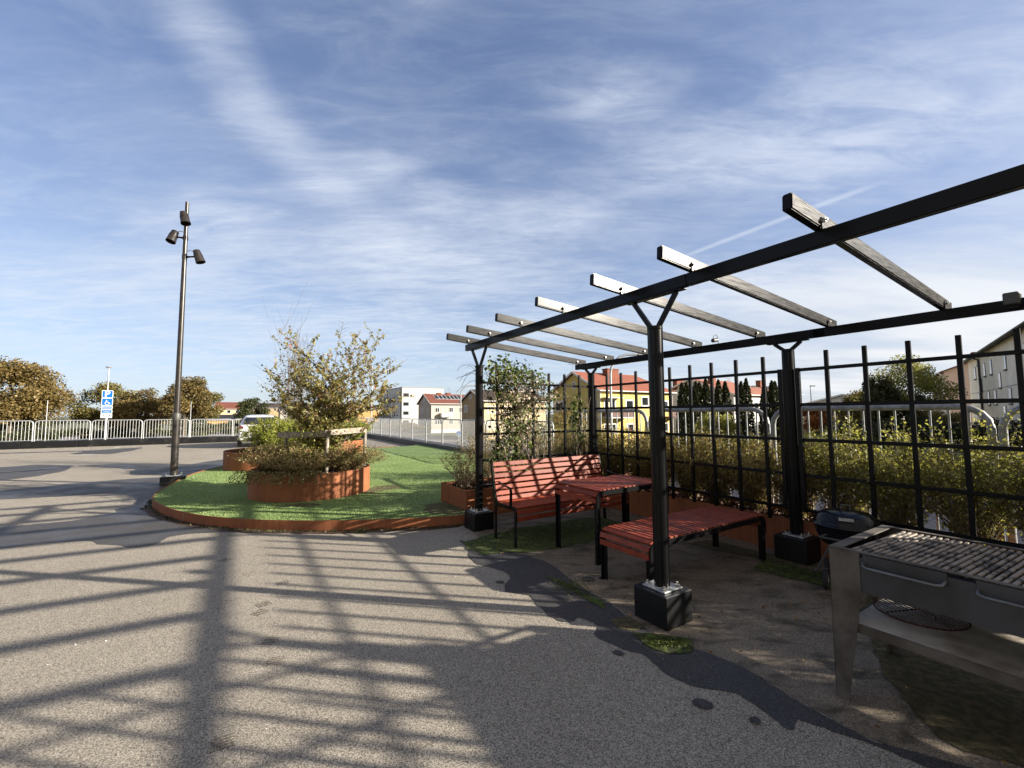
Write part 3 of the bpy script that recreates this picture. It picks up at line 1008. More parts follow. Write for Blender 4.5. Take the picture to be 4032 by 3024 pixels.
for a in (-.82, 2.14):
    post(a, bf(a), 2.15, zF)
post(5.08, 2.70, 2.14, zF)
for a in (-.82, 2.215, 5.23):
    post(a, 4.87, 2.155, zR, .24, .31)
for (q0, q1) in ((5.47, 1.84), (1.836, -1.2), (-1.204, -4.2)):
    fb = MB()
    fb.bar((bf(q0), q0, zF), (bf(q1), q1, zF), .05, .088)
    fb.build('beam', BS, perg, bevel=.004)
    fb = MB()
    fb.bar((4.87, q0+.13, zR), (4.87, q1+.02, zR), .05, .088)
    fb.build('beam', BS, perg, bevel=.004)
RAFT = [(1.01, 1.02), (1.80, 1.84), (2.46, 2.53), (3.23, 3.32), (4.0, 4.10), (4.74, 4.87), (5.37, 5.53), (.20, .20), (-.6, -.55), (-1.35, -1.35)]
for (a0, a1) in RAFT:
    z0, z1 = zF+.044+.045, zR+.044+.045
    b0, b1 = bf(a0), 4.87
    dz, da = (z1-z0)/(b1-b0), (a1-a0)/(b1-b0)
    P_ = lambda bb: Vector((bb, a0+(bb-b0)*da, z0+(bb-b0)*dz+.001))
    r_ = MB()
    r_.bar(P_(b0-.36), P_(b1+.16), .048, .088)
    ro = r_.build('rafter', BS, perg, bevel=.006, seg=2)
    for bb in (b0+.01, b1-.01):
        c = P_(bb)+Vector((-.0, -.024, -.005))
        bt = MB()
        bt.tube([c+Vector((-.05, .0, .0)), c+Vector((-.05, -.022, .0))], .013, 6)
        bt.tube([c+Vector((-.05, .0, .0)), c+Vector((-.05, -.03, .0))], .007, 8)
        bt.build('bolt', M['zinc_bolt'], ro)
        lg = MB().box(c.x-.058, c.x-.042, c.y-.007, c.y-.0005, c.z-.045, c.z+.018).build('lug', BS, ro)
ZB = (.51, .86, 1.22, 1.58, 1.94)


def trellis_rear(a0, a1, ups, zlow=.36, nobot=()):
    h_ = MB()
    for z in ZB:
        h_.box(4.868, 4.884, a0, a1, z-.017, z+.017)
    for a in (a0, a1):
        h_.box(4.846, 4.886, a-.02, a+.02, .49, 1.96)
    p = h_.build('trellis_panel', BS, perg, bevel=.002)
    for u in ups:
        MB().box(4.8845, 4.9145, u-.017, u+.017, zlow+rng.uniform(-.02, .02), 2.12).build('upright', M['black_post'], p, bevel=.002)


trellis_rear(2.30, 5.13, [2.49, 2.80, 3.11, 3.41, 3.72, 4.01, 4.31, 4.60, 4.90])
trellis_rear(-.72, 2.13, [.03, -.28, -.58, .33, .64, .95, 1.26, 1.57, 1.88])
trellis_rear(-3.7, -.92, [-1.2-.307*i for i in range(8)])


def trellis_side(a, b0, b1, ups, name='trellis_panel'):
    h_ = MB()
    for z in ZB:
        h_.box(b0, b1, a-.008, a+.008, z-.017, z+.017)
    h_.box(b0, b0+.04, a-.02, a+.02, .49, 1.96)
    p = h_.build(name, BS, perg, bevel=.002)
    for u in ups:
        MB().box(u-.017, u+.017, a-.040, a-.0085, .36, 2.12).build('upright', M['black_post'], p, bevel=.002)


trellis_side(5.25, 2.80, 4.82, [3.07, 3.38, 3.69, 3.99, 4.30, 4.61])
trellis_side(-.86, 2.80, 4.82, [3.07, 3.38, 3.69, 3.99, 4.30, 4.61])

# lamps fixed on the rear beam
t = thing('floodlight', 'small dark box floodlight fixed to the rear beam at the right edge', 'floodlight', F(.635, 4.795, zR-.03), ROT)
MB().box(-.05, .045, -.04, .04, .02, .11).build('housing', M['handle_grey'], t, bevel=.008)
MB().box(-.04, .035, -.043, -.0405, .035, .095).build('lens', M['glass_dark'], t)
MB().box(-.02, .048, -.03, .03, .0, .02).build('bracket', BS, t)
t = thing('spotlight', 'small clamp spotlight with a cable loop on the rear beam behind the centre post', 'spotlight', F(3.0, 4.83, zR+.045), ROT)
MB().tube([(-.05, 0, .03), (.03, 0, .045)], .025, 12).build('housing', M['handle_grey'], t, smooth=True)
MB().tube([(-.05, .0, .03), (-.03, 0, .09), (.02, 0, .11), (.06, 0, .07), (.06, 0, 0)], .004, 6).build('cable', M['handle_grey'], t, smooth=True)


# ------------------------------------------------------------------ red slatted furniture
def slat_path(path, w_, gap):
    """walk a polyline, returning centres and tangents of slats"""
    pts = [Vector(p) for p in path]
    seg = [(pts[i], pts[i+1]) for i in range(len(pts)-1)]
    tot = sum((q-p).length for p, q in seg)
    n = int((tot+gap)/(w_+gap))
    off = (tot-(n*w_+(n-1)*gap))/2
    res = []
    for k in range(n):
        s = off+k*(w_+gap)+w_/2
        for p, q in seg:
            L = (q-p).length
            if s <= L:
                res.append((p+(q-p)*(s/L), (q-p).normalized()))
                break
            s -= L
    return res


def arc2(cx, cz, r, t0, t1, n=6):
    return [(cx+r*math.cos(R(t0+(t1-t0)*i/n)), cz+r*math.sin(R(t0+(t1-t0)*i/n))) for i in range(n+1)]


def add_slats(root, path2, axis, s0, s1, w_=.046, gap=.016, th=.022):
    """path2 in (s, z); slats run along the other horizontal axis from s0 to s1"""
    for c, d in slat_path([(p[0], 0, p[1]) for p in path2], w_, gap):
        m = MB()
        nrm = Vector((-d.z, 0, d.x))
        hw, ht = d*w_/2, nrm*th/2
        vs = []
        for s in (s0, s1):
            for i, j in ((-1, -1), (1, -1), (1, 1), (-1, 1)):
                v = c+hw*i+ht*j
                vs.append((v.x, s, v.z) if axis == 'y' else (s, v.x, v.z))
        m.add(vs, [(0, 1, 2, 3), (7, 6, 5, 4), (0, 4, 5, 1), (1, 5, 6, 2), (2, 6, 7, 3), (3, 7, 4, 0)])
        m.build('slat', M['red_slat'], root, bevel=.0035)


def flat_frame(path2, axis, s, w_=.012, h=.045, off=.0):
    """bent flat bar following path2 in the plane s=const"""
    m = MB()
    pts = [Vector((p[0], 0, p[1])) for p in path2]
    n = len(pts)
    rows = []
    for i, p in enumerate(pts):
        d = (pts[min(i+1, n-1)]-pts[max(i-1, 0)]).normalized()
        nr_ = Vector((-d.z, 0, d.x))
        rows.append((p+nr_*(off+h/2), p+nr_*(off-h/2)))
    vs = []
    for a_, c_ in rows:
        for q in (a_, c_):
            for sgn in (-1, 1):
                vs.append((q.x, s+sgn*w_/2, q.z) if axis == 'y' else (s+sgn*w_/2, q.x, q.z))
    fs = []
    for i in range(n-1):
        k = i*4
        fs += [(k, k+1, k+5, k+4), (k+3, k+2, k+6, k+7), (k+2, k, k+4, k+6), (k+1, k+3, k+7, k+5)]
    fs += [(0, 2, 3, 1), (4*n-4, 4*n-3, 4*n-1, 4*n-2)]
    m.add(vs, fs)
    return m


def slat_table(root, a0, a1, b0, b1, z, zap, leg=.06):
    """wrap-over top: slats across (along a), wrapping down at both ends in b; local origin at (b0, a0)"""
    W, D = b1-b0, a1-a0
    rr = .075
    top = [(.0, zap), (.0, z-rr)]+arc2(rr, z-rr, rr, 180, 90)[1:]+[(W-rr, z)]+arc2(W-rr, z-rr, rr, 90, 0)[1:]+[(W, zap)]
    add_slats(root, top, 'y', .0, D)
    for s in (-.008, D+.008):
        flat_frame([(.006, zap-.02), (.006, z-rr)]+arc2(rr, z-rr, rr-.006, 180, 90)[1:]+[(W-rr, z-.006)]+arc2(W-rr, z-rr, rr-.006, 90, 0)[1:]+[(W-.006, zap-.02)], 'y', s, .012, .05, -.018).build('frame', BS, root, bevel=.002)
    for x in (.0, W):
        for s in (.0, D):
            sx = 1 if x == 0 else -1
            sy = 1 if s == 0 else -1
            l = MB()
            x0, x1 = sorted((x, x+sx*.055))
            y0, y1 = sorted((s-sy*.002, s+sy*.010))
            l.box(x0, x1, y0, y1, .004, z-.05)
            y2, y3 = sorted((s+sy*.010, s+sy*.055))
            x2, x3 = sorted((x+sx*.022, x+sx*.032))
            l.box(x2, x3, y2, y3, .004, zap+.06)
            l.box(x0-.01, x1+.01, min(y0, y1)-.012, max(y0, y1)+.03, .0, .005)
            l.build('leg', BS, root, bevel=.002)


t = thing('slatted_table', 'red slatted table with black frame standing in front of the backed bench', 'table', F(3.21, 3.03), ROT)
slat_table(t, 3.21, 3.87, 3.03, 4.14, .72, .575)
t = thing('backless_bench', 'low red slatted backless bench behind the centre post', 'bench', F(2.38, 2.81), ROT)
slat_table(t, 2.38, 2.93, 2.81, 4.57, .45, .285)

t = thing('park_bench', 'red slatted bench with backrest and black armrests under the left trellis', 'bench', F(4.08, 2.64), ROT)
L_ = 1.80
seatp = [(.0, .29), (.005, .385)]+arc2(.06, .385, .055, 180, 90)[1:]+[(.38, .435), (.42, .44), (.455, .465), (.475, .51), (.56, .905)]
add_slats(t, seatp, 'x', .012, L_-.012, .052, .018, .022)
for s in (.0, L_):
    fr = [(.005, .0), (.005, .385)]+arc2(.06, .385, .055, 180, 90)[1:]+[(.38, .435), (.42, .44), (.455, .465), (.475, .51), (.565, .93)]
    flat_frame(fr, 'x', s, .012, .045, -.012).build('frame', BS, t, bevel=.002)
    MB().box(s-.006, s+.006, .43, .485, .0, .44).build('leg', BS, t, bevel=.002)
    MB().box(s-.03, s+.03, -.02, .03, .0, .006).build('foot', BS, t)
    MB().box(s-.03, s+.03, .425, .49, .0, .006).build('foot', BS, t)
    ar = [(.12, .42), (.11, .60)]+arc2(.16, .60, .05, 180, 90)[1:]+[(.30, .665), (.40, .69), (.505, .665)]
    flat_frame(ar, 'x', s, .035, .008, 0).build('armrest', BS, t, bevel=.001)

# ------------------------------------------------------------------ charcoal grill (steel table type)
t = thing('charcoal_grill', 'large steel charcoal grill table at the right edge with bar grate and lower shelf', 'grill', F(-.62, 2.71), ROT)
D_, W_ = 1.70, .77         # local y 0..1.70 (towards the bench), x 0..W


def tleg(x, y, sx, sy):
    """tapered sheet leg: two plates forming an angle"""
    m = MB()
    tt, bb = .135, .055
    for k in (0, 1):
        if k == 0:
            p = [(x, y, .0), (x, y-sy*bb, 0), (x, y-sy*tt, .56), (x, y-sy*tt, .775), (x, y, .775)]
            q = [(px+sx*.004, py, pz) for px, py, pz in p]
        else:
            p = [(x, y, .0), (x+sx*bb, y, 0), (x+sx*tt*.8, y, .56), (x+sx*tt*.8, y, .775), (x, y, .775)]
            q = [(px, py-sy*.004, pz) for px, py, pz in p]
        n = 5
        m.add(p+q, [tuple(range(n)), tuple(range(n, 2*n))[::-1]]+[(i, i+n, (i+1) % n+n, (i+1) % n) for i in range(n)])
    return m


for x, sx in ((.0, 1), (W_, -1)):
    for y, sy in ((D_, 1), (.0, -1)):
        tleg(x, y, sx, sy).build('leg', M['grill_frame'], t)
rim = MB()
rim.box(.0, W_, D_-.055, D_-.0005, .776, .782).box(.0, .03, .05, D_-.0555, .776, .782).box(W_-.03, W_, .05, D_-.0555, .776, .782).box(.0, W_, 0, .0495, .776, .782)
rim.build('rim', M['grill_frame'], t, bevel=.001)
ap = MB()
ap.box(.004, .012, .10, D_-.135, .58, .755).box(W_-.012, W_-.004, .10, D_-.135, .58, .755).box(.012, W_-.012, D_-.13, D_-.122, .58, .755).box(.012, W_-.012, .10, .108, .58, .755)
ap.box(.012, W_-.012, .108, D_-.13, .585, .59)
ap.build('fire_box', M['stainless_dark'], t, bevel=.001)
for y0, y1 in ((D_-.46, D_-.15), (D_-.92, D_-.55), (D_-1.4, D_-1.0)):
    MB().box(-.004, .003, y0, y1, .715, .772).build('drawer_front', M['stainless_dark'], t, bevel=.002)
    MB().tube([(.0, y1-.005, .735), (-.035, y1-.01, .722), (-.042, y1-.03, .718), (-.042, y0+.03, .718), (-.035, y0+.01, .722), (.0, y0+.005, .735)], .0075, 10).build('handle', M['handle_steel'], t, smooth=True)
bed = MB().box(.031, W_-.031, .06, D_-.056, .715, .722).build('ash_bed', M['char'], t)
N_ = 58
for i in range(N_):
    y = D_-.085-i*(D_-.17)/(N_-1)
    g = MB()
    ang = .12
    y2 = y-.035
    g.bar((.035, y, .768), (W_-.035, y2, .768), .0165, .014)
    # ridged notches along each bar
    g.build('grate_bar', M['grate_bar'], t, bevel=.003)
sh = MB().box(.02, W_-.02, .05, D_-.06, .402, .41).build('shelf', M['shelf_board'], t, bevel=.002)
sl = MB()
sl.box(.012, .0195, .05, D_-.06, .365, .412).box(W_-.0195, W_-.012, .05, D_-.06, .365, .412).box(.02, W_-.02, D_-.0595, D_-.052, .365, .412)
sl.build('shelf_lip', M['grill_frame'], t)

# loose round grate on the shelf
ctr = Vector((2.19, 2.38, .413))
t = thing('round_grate', 'round rusty wire grate lying on the lower shelf of the grill table', 'grate', ctr, R(10))
rr = .19
w_ = MB()
w_.tube([(rr*math.cos(k*math.pi/24), rr*math.sin(k*math.pi/24), .006) for k in range(49)], .004, 6, False)
w_.build('ring', M['rusty_wire'], t, smooth=True)
w_ = MB()
for k in range(-7, 8):
    x = k*.0255
    hy = math.sqrt(max(0, rr*rr-x*x))
    w_.tube([(x, -hy, .010), (x, hy, .010)], .0021, 5)
w_.tube([(-rr, .02, .015), (rr, .02, .015)], .003, 5)
w_.build('wires', M['rusty_wire'], t)
MB().tube([(-.03, .1, .012), (-.03, .1, .035), (-.03, -.1, .035), (-.03, -.1, .012)], .003, 6).build('handle', M['rusty_wire'], t)

# kettle barbecue
kc = F(1.63, 4.46)
t = thing('kettle_barbecue', 'round black kettle barbecue with closed lid beside the rear post footing', 'barbecue', kc, R(-38))
t.scale = (.9, .9, .93)
MB().lathe([(.0, .33), (.12, .345), (.20, .40), (.245, .48), (.262, .555), (.266, .565)], 40).build('bowl', M['enamel'], t, smooth=True)
MB().lathe([(.278, .567), (.28, .573), (.268, .585), (.262, .60), (.235, .65), (.18, .685), (.09, .705), (.0, .71)], 48).build('lid', M['enamel'], t, smooth=True)
MB().tube([(-.035, 0, .708), (-.035, 0, .745), (.035, 0, .745), (.035, 0, .708)], .008, 8).build('lid_handle', M['handle_grey'], t, smooth=True)
MB().lathe([(.0, .002), (.036, .002), (.036, .0), (.0, .0)], 24, Matrix.Translation((-.19, .04, .682)) @ Matrix.Rotation(R(-32), 4, 'Y')).build('vent', M['galv_dull'], t)
pm = MB()
pm.box(-.055, .055, -.001, .002, -.018, .018, Matrix.Translation((.0, -.237, .655)) @ Matrix.Rotation(R(-50), 4, 'X'))
pm.build('name_plate', M['plate_grey'], t, bevel=.004)
hd = MB()
hd.bar((-.15, -.20, .50), (-.20, -.26, .485), .018, .01)
hd.bar((.02, -.255, .50), (.0, -.32, .485), .018, .01)
hd.bar((-.21, -.265, .483), (.01, -.325, .483), .028, .012)
hd.build('side_handle', M['handle_grey'], t, bevel=.002)
for k, (dx, dy) in enumerate(((-.26, .02), (.2, -.22), (.16, .22))):
    MB().tube([(dx*.5, dy*.5, .37), (dx, dy, .02 if k else .09)], .011, 8).build('leg', M['handle_grey'], t, smooth=True)
for s_ in (-1, 1):
    MB().tube([(-.20, .05+s_*.0-.22*(s_ < 0)+.2*(s_ > 0), .085), (-.16, .05-.22*(s_ < 0)+.2*(s_ > 0), .085)], .085, 24).build('wheel', M['rubber'], t, bevel=.01, smooth=True)
MB().tube([(-.18, -.2, .085), (-.18, .27, .085)], .008, 8).build('axle', M['galvanised'], t)

# ------------------------------------------------------------------ kerbs and fences
kb = MB()
for i in range(14):
    b0 = 6.9-(i+1)*1.93
    kb.box(b0+.006, b0+1.924, 28.8, 29.12, 0, .325, None)
k1 = kb.build('kerb', M['kerb_black'], None, bevel=.008)
k1.rotation_euler = (0, 0, ROT)
k1['kind'] = 'structure'
kb = MB()
for i in range(12):
    a0, a1 = 7.3+i*1.8, 7.3+(i+1)*1.8
    bb = lambda a: 6.86+(a-7)*.0085
    vs = []
    a0 += .006
    a1 -= .006
    pts = [(bb(a0), a0), (bb(a0)+.45, a0), (bb(a1)+.45, a1), (bb(a1), a1)]
    kb.prism(pts, 0, .245)
k2 = kb.build('kerb', M['kerb_grey'], None, bevel=.008)
k2.rotation_euler = (0, 0, ROT)
k2['kind'] = 'structure'


def fence_panel(L, H, rt=.024, rp=.008, n=16, foot=0., rad=.14):
    """one hooped steel panel in local coords: x 0..L, base z 0"""
    m = MB()
    g = .035
    pts = [(g, 0, -foot), (g, 0, H-rad)]+[(g+rad-rad*math.cos(R(a)), 0, H-rad+rad*math.sin(R(a))) for a in (22, 45, 68, 90)]
    pts += [(L-g-rad+rad*math.sin(R(a)), 0, H-rad+rad*math.cos(R(a))) for a in (0, 22, 45, 68, 90)]+[(L-g, 0, -foot)]
    m.tube(pts, rt, 10)
    m.tube([(g, 0, .045), (L-g, 0, .045)], rt*.6, 8)
    for i in range(n):
        x = g+(L-2*g)*(i+1)/(n+1)
        top = H
        m.tube([(x, 0, .045), (x, 0, top)], rp, 6, False)
    me = m.build('fence_panel', M['galvanised'], None, smooth=True)
    return me


def make_fence(label, start, step, count, L, H, z, rz, mt='galvanised', **kw):
    t = thing('fence', label, 'fence', F(start[0], start[1], z), rz)
    p = fence_panel(L, H, **kw)
    p.data.materials.clear()
    p.data.materials.append(M[mt])
    p.parent = t
    for i in range(count):
        q = p if i == 0 else p.copy()
        if i:
            col.objects.link(q)
            q.parent = t
        q.location = (i*step, 0, 0)
    c = MB()
    for i in range(count+1):
        for zz_ in (.25, H*.78):
            c.box(i*step-.03, i*step+.03, -.012, .012, zz_-.02, zz_+.02)
    c.build('clamp', M['galv_dull'], t)
    return t


make_fence('white galvanised railing along the far left kerb of the deck', (28.96, -16.0), 1.955, 12, 1.955, .965, .325, ROT, n=15)
make_fence('galvanised railing of hooped panels running away along the right kerb beyond the turf', (9.15, 7.14), 1.93, 11, 1.93, 1.035, .245, ROT+R(90)-math.atan(.0085), mt='galvanised', n=19)
make_fence('thick galvanised pipe railing close behind the hedge and rear trellis', (-3.0, 5.78), 1.96, 5, 1.96, 1.545, 0.0, ROT+R(90), mt='galv_dull', rt=.030, rp=.010, n=13, rad=.2)

# ------------------------------------------------------------------ lamp mast with three spotlights
lx, ly = -7.40, 9.42
t = thing('lamp_mast', 'tall black lamp mast on a block at the turf edge with three spotlights', 'street lamp', (lx, ly, 0))
MB().box(-.22, .22, -.15, .15, 0, .19, Matrix.Rotation(ROT, 4, 'Z')).build('footing', M['kerb_black'], t, bevel=.008)
MB().box(-.13, .13, -.12, .12, .191, .205, Matrix.Rotation(ROT, 4, 'Z')).build('base_plate', M['galvanised'], t, bevel=.003)
for sx in (-1, 1):
    for sy in (-1, 1):
        MB().tube([(sx*.10, sy*.09, .205), (sx*.10, sy*.09, .26)], .013, 6).build('bolt', M['zinc_bolt'], t)
lm = M['lamp_black']
MB().tube([(0, 0, .205), (0, 0, 1.42)], .070, 24).build('lower_tube', lm, t, smooth=True)
MB().tube([(0, 0, 1.40), (0, 0, 1.42), (0, 0, 1.53), (0, 0, 1.56)], [.071, .076, .076, .060], 24).build('collar', M['handle_grey'], t, smooth=True)
MB().tube([(0, 0, 1.55), (0, 0, 4.2), (0, 0, 6.36)], [.058, .050, .036], 24).build('upper_tube', lm, t, smooth=True)


def spot(x, y, z, axis, arm, mt):
    """tapered can: axis points the way the light looks (down)"""
    ax = Vector(axis).normalized()
    q = ax.to_track_quat('Z', 'Y').to_matrix().to_4x4()
    Mx = Matrix.Translation((x, y, z)) @ q
    can = MB().lathe([(.0, -.145), (.055, -.145), (.070, -.14), (.098, .145), (.09, .147), (.08, .06), (.0, .05)], 32, Mx).build('spotlight', mt, t, smooth=True)
    fins = MB()
    for k in range(4):
        fins.lathe([(.075+k*.003, -.07+k*.022), (.080+k*.003, -.068+k*.022), (.080+k*.003, -.062+k*.022), (.075+k*.003, -.06+k*.022)], 32, Mx)
    fins.build('fin', mt, can)
    s = Vector((0, 0, arm[2]))
    e = Vector((x, y, z))
    m = MB()
    m.tube([s, s+(e-s)*.45, e+(s-e)*.28], [.03, .018, .02], 10)
    m.box(-.035, .035, -.035, .035, arm[2]-.05, arm[2]+.05, None)
    m.build('arm', BS, can)
    c = MB().tube([s+Vector((0, 0, .1)), s+(e-s)*.3+Vector((0, 0, .15)), e+Vector((0, 0, .10))], .006, 6).build('cable', M['handle_grey'], can)


spot(.06, -.13, 5.93, (.32, -.1, -1), (0, 0, 5.93), lm)
spot(-.27, -.02, 5.55, (-.08, -.35, -1), (0, 0, 5.52), lm)
spot(.30, .02, 5.10, (.36, .1, -1), (0, 0, 5.08), M['lamp_black'])

# ------------------------------------------------------------------ parking sign


def text_mesh(body, size, align='CENTER', bold=0.):
    cu_ = bpy.data.curves.new('txt', 'FONT')
    cu_.body = body
    cu_.size = size
    cu_.align_x = align
    cu_.align_y = 'CENTER'
    cu_.extrude = .002
    cu_.offset = bold
    ob = bpy.data.objects.new('txt', cu_)
    col.objects.link(ob)
    dg = bpy.context.evaluated_depsgraph_get()
    me = bpy.data.meshes.new_from_object(ob.evaluated_get(dg))
    bpy.data.objects.remove(ob)
    return me


def rrect(x0, x1, z0, z1, r, n=5):
    pts = []
    for cx, cz, t0 in ((x1-r, z1-r, 0), (x0+r, z1-r, 90), (x0+r, z0+r, 180), (x1-r, z0+r, 270)):
        for i in range(n+1):
            a = R(t0+90*i/n)
            pts.append((cx+r*math.cos(a), cz+r*math.sin(a)))
    return pts


def face_plate(root, name, pts, y0, y1, mt):
    m = MB()
    n = len(pts)
    m.add([(x, y0, z) for x, z in pts]+[(x, y1, z) for x, z in pts], [tuple(range(n)), tuple(range(n, 2*n))[::-1]]+[(i, i+n, (i+1) % n+n, (i+1) % n) for i in range(n)])
    return m.build(name, mt, root)


t = thing('parking_sign', 'blue disabled parking sign on a white post at the far left railing', 'sign', F(29.34, -5.77, .325), ROT)
MB().tube([(.0, .04, -.3), (.0, .04, 2.46)], .038, 16).build('post', M['sign_white'], t, smooth=True)
zo = -.325
for nm, z0, z1 in (('P', 2.415, 2.80), ('W', 2.02, 2.405), ('T1', 1.835, 2.01), ('T2', 1.63, 1.825)):
    wp = face_plate(t, 'sign_plate', rrect(-.215, .215, z0+zo, z1+zo, .04), -.004, 0, M['sign_white'])
    bl = face_plate(wp, 'blue_field', rrect(-.19, .19, z0+.025+zo, z1-.025+zo, .028), -.007, -.0045, M['sign_blue'])
    zc = (z0+z1)/2+zo
    if nm == 'P':
        o = link('letter', text_mesh('P', .40, bold=.012), M['sign_white'], wp, (-.01, -.010, zc), (R(90), 0, 0))
    elif nm == 'W':
        s = MB()
        s.tube([(-.035, -.010, zc+.10), (-.033, -.010, zc+.02), (-.03, -.010, zc-.02), (.05, -.010, zc-.025), (.085, -.010, zc-.09), (.125, -.010, zc-.085)], .013, 8)
        s.tube([(-.03, -.010, zc+.045), (.04, -.010, zc+.04)], .010, 8)
        s.tube([(-.037, -.010, zc+.128), (-.036, -.010, zc+.13)], .022, 12)
        s.tube([(.005+.085*math.cos(R(a)), -.010, zc-.055+.085*math.sin(R(a))) for a in range(130, 381, 15)], .011, 8)
        s.build('wheelchair_symbol', M['sign_white'], wp)
    elif nm == 'T1':
        link('lettering', text_mesh('Besökande', .078), M['sign_white'], wp, (0, -.010, zc), (R(90), 0, 0))
    else:
        link('lettering', text_mesh('2 platser', .078), M['sign_white'], wp, (0, -.010, zc), (R(90), 0, 0))
wp = face_plate(t, 'sign_plate', rrect(-.215, .215, 1.40+zo, 1.62+zo, .01), -.004, 0, M['sign_white'])
for s_ in (-1, 1):
    zc = 1.51+zo
    a_ = [(s_*.155, zc), (s_*.105, zc+.042), (s_*.105, zc+.014), (s_*.025, zc+.012), (s_*.025, zc-.012), (s_*.105, zc-.014), (s_*.105, zc-.042)]
    face_plate(wp, 'arrow', a_, -.009, -.0045, M['sign_black'])


# ------------------------------------------------------------------ cars
def make_car(label, loc, rz, body, grp=None, detail=True):
    t = thing('parked_car', label, 'car', loc, rz, grp)
    # stations: y, half width, z bottom, z belt, roof half width, z top
    S = [(.02, .74, .42, .62, .60, .66), (.0, .80, .36, .74, .66, .80), (.04, .84, .33, .92, .68, .98), (.10, .855, .32, .97, .68, 1.06),
         (.24, .86, .30, .99, .64, 1.32), (.36, .865, .28, 1.0, .62, 1.455), (.55, .87, .26, 1.0, .61, 1.505), (1.0, .875, .25, .98, .60, 1.535), (1.6, .875, .24, .96, .59, 1.525),
         (2.1, .87, .24, .95, .585, 1.45), (2.5, .865, .24, .94, .60, 1.24), (2.95, .86, .25, .93, .66, .99), (3.4, .84, .27, .88, .66, .91), (3.8, .78, .30, .78, .60, .80), (4.02, .66, .36, .62, .5, .64)]
    sec = []
    for y, w_, zb, zt, wr, zr in S:
        zt = min(zt, zr-.02)
        sec.append([(.0, zb), (w_*.92, zb), (w_, zb+.10), (w_, (zb+zt)/2), (w_*.985, zt), ((w_*.96+wr)/2, (zt+zr)/2+.01), (wr, zr-.035), (wr*.75, zr-.008), (0, zr)])
    vs, fs = [], []
    n = len(sec[0])
    for (y, *_), s in zip(S, sec):
        for x, z in s:
            vs.append((x, y, z))
        for x, z in s:
            vs.append((-x, y, z))
    for i in range(len(S)-1):
        for side in (0, 1):
            for k in range(n-1):
                a = i*2*n+side*n+k
                b_ = a+1
                c, d = b_+2*n, a+2*n
                fs.append((a, b_, c, d) if side == 1 else (a, d, c, b_))
    for i, rev in ((0, 0), (len(S)-1, 1)):
        for side in (0, 1):
            f = [i*2*n+side*n+k for k in range(n)]
            fs.append(tuple(f if (rev ^ side) == 0 else f[::-1]))
    m = MB()
    m.add(vs, fs)
    bo = m.build('body', M[body], t)
    bm = bmesh.new()
    bm.from_mesh(bo.data)
    bmesh.ops.remove_doubles(bm, verts=bm.verts, dist=.001)
    bmesh.ops.recalc_face_normals(bm, faces=bm.faces)
    for f in bm.faces:
        f.smooth = True
    bm.to_mesh(bo.data)
    bm.free()
    md = bo.modifiers.new('sub', 'SUBSURF')
    md.levels = md.render_levels = 2

    def patch(name, rows, mt):
        q = MB()
        nn = len(rows[0])
        q.add([p for r_ in rows for p in r_], [(i*nn+j, i*nn+j+1, (i+1)*nn+j+1, (i+1)*nn+j) for i in range(len(rows)-1) for j in range(nn-1)])
        o = q.build(name, mt, t, smooth=True)
        s = o.modifiers.new('thick', 'SOLIDIFY')
        s.thickness = .02
        s.offset = 0
        return o
    patch('rear_window', [[(x*.64, .045+.02*abs(x)**2, 1.09) for x in (-1, -.6, -.2, .2, .6, 1)], [(x*.635, .145+.02*abs(x)**2, 1.25) for x in (-1, -.6, -.2, .2, .6, 1)], [(x*.57, .255+.03*abs(x)**2, 1.40) for x in (-1, -.6, -.2, .2, .6, 1)]], M['glass_dark'])
    for s_ in (-1, 1):
        patch('side_window', [[(s_*.868, .75, 1.0), (s_*.868, 1.4, .985), (s_*.866, 2.1, .965), (s_*.85, 2.55, .965)], [(s_*.76, .72, 1.25), (s_*.755, 1.4, 1.26), (s_*.76, 2.0, 1.24), (s_*.80, 2.35, 1.10)], [(s_*.665, .8, 1.43), (s_*.655, 1.4, 1.45), (s_*.67, 1.9, 1.40), (s_*.735, 2.2, 1.22)]], M['glass_dark'])
        MB().tube([(s_*.66, .03, .93), (s_*.80, .06, .95), (s_*.85, .22, .97)], [.05, .085, .04], 12).build('taillight', M['tail_red'], t, smooth=True)
        mi = MB()
        mi.lathe([(.0, -.09), (.05, -.07), (.07, 0), (.05, .07), (.0, .09)], 16, Matrix.Translation((s_*.96, 2.2, 1.03)) @ Matrix.Rotation(R(90), 4, 'Y'))
        mi.build('mirror', M['car_black'], t, smooth=True)
        for y in (.72, 3.22):
            w2 = MB().tube([(s_*.70, y, .31), (s_*.885, y, .31)], .31, 28).build('wheel', M['rubber'], t, bevel=.02, smooth=True)
            MB().tube([(s_*.86, y, .31), (s_*.893, y, .31)], .20, 20).build('rim', M['alloy'], w2, smooth=True)
    MB().box(-.62, .62, -.03, .06, .34, .47).build('bumper', M['car_black'], t, bevel=.02)
    MB().box(-.26, .26, -.045, -.03, .60, .71).build('number_plate', M['sign_white'], t, bevel=.004)
    patch('windscreen', [[(x*.70, 2.88-.12*abs(x)**2, .985) for x in (-1, -.5, 0, .5, 1)], [(x*.60, 2.32-.08*abs(x)**2, 1.37) for x in (-1, -.5, 0, .5, 1)]], M['glass_dark'])
    if detail:
        MB().tube([(0, .62, 1.50), (.0, .50, 1.83)], [.008, .003], 6).build('antenna', M['car_black'], t)
        MB().box(-.30, .30, .10, .13, .985, 1.02).build('hatch_trim', M['car_white'], t, bevel=.006)
    return t


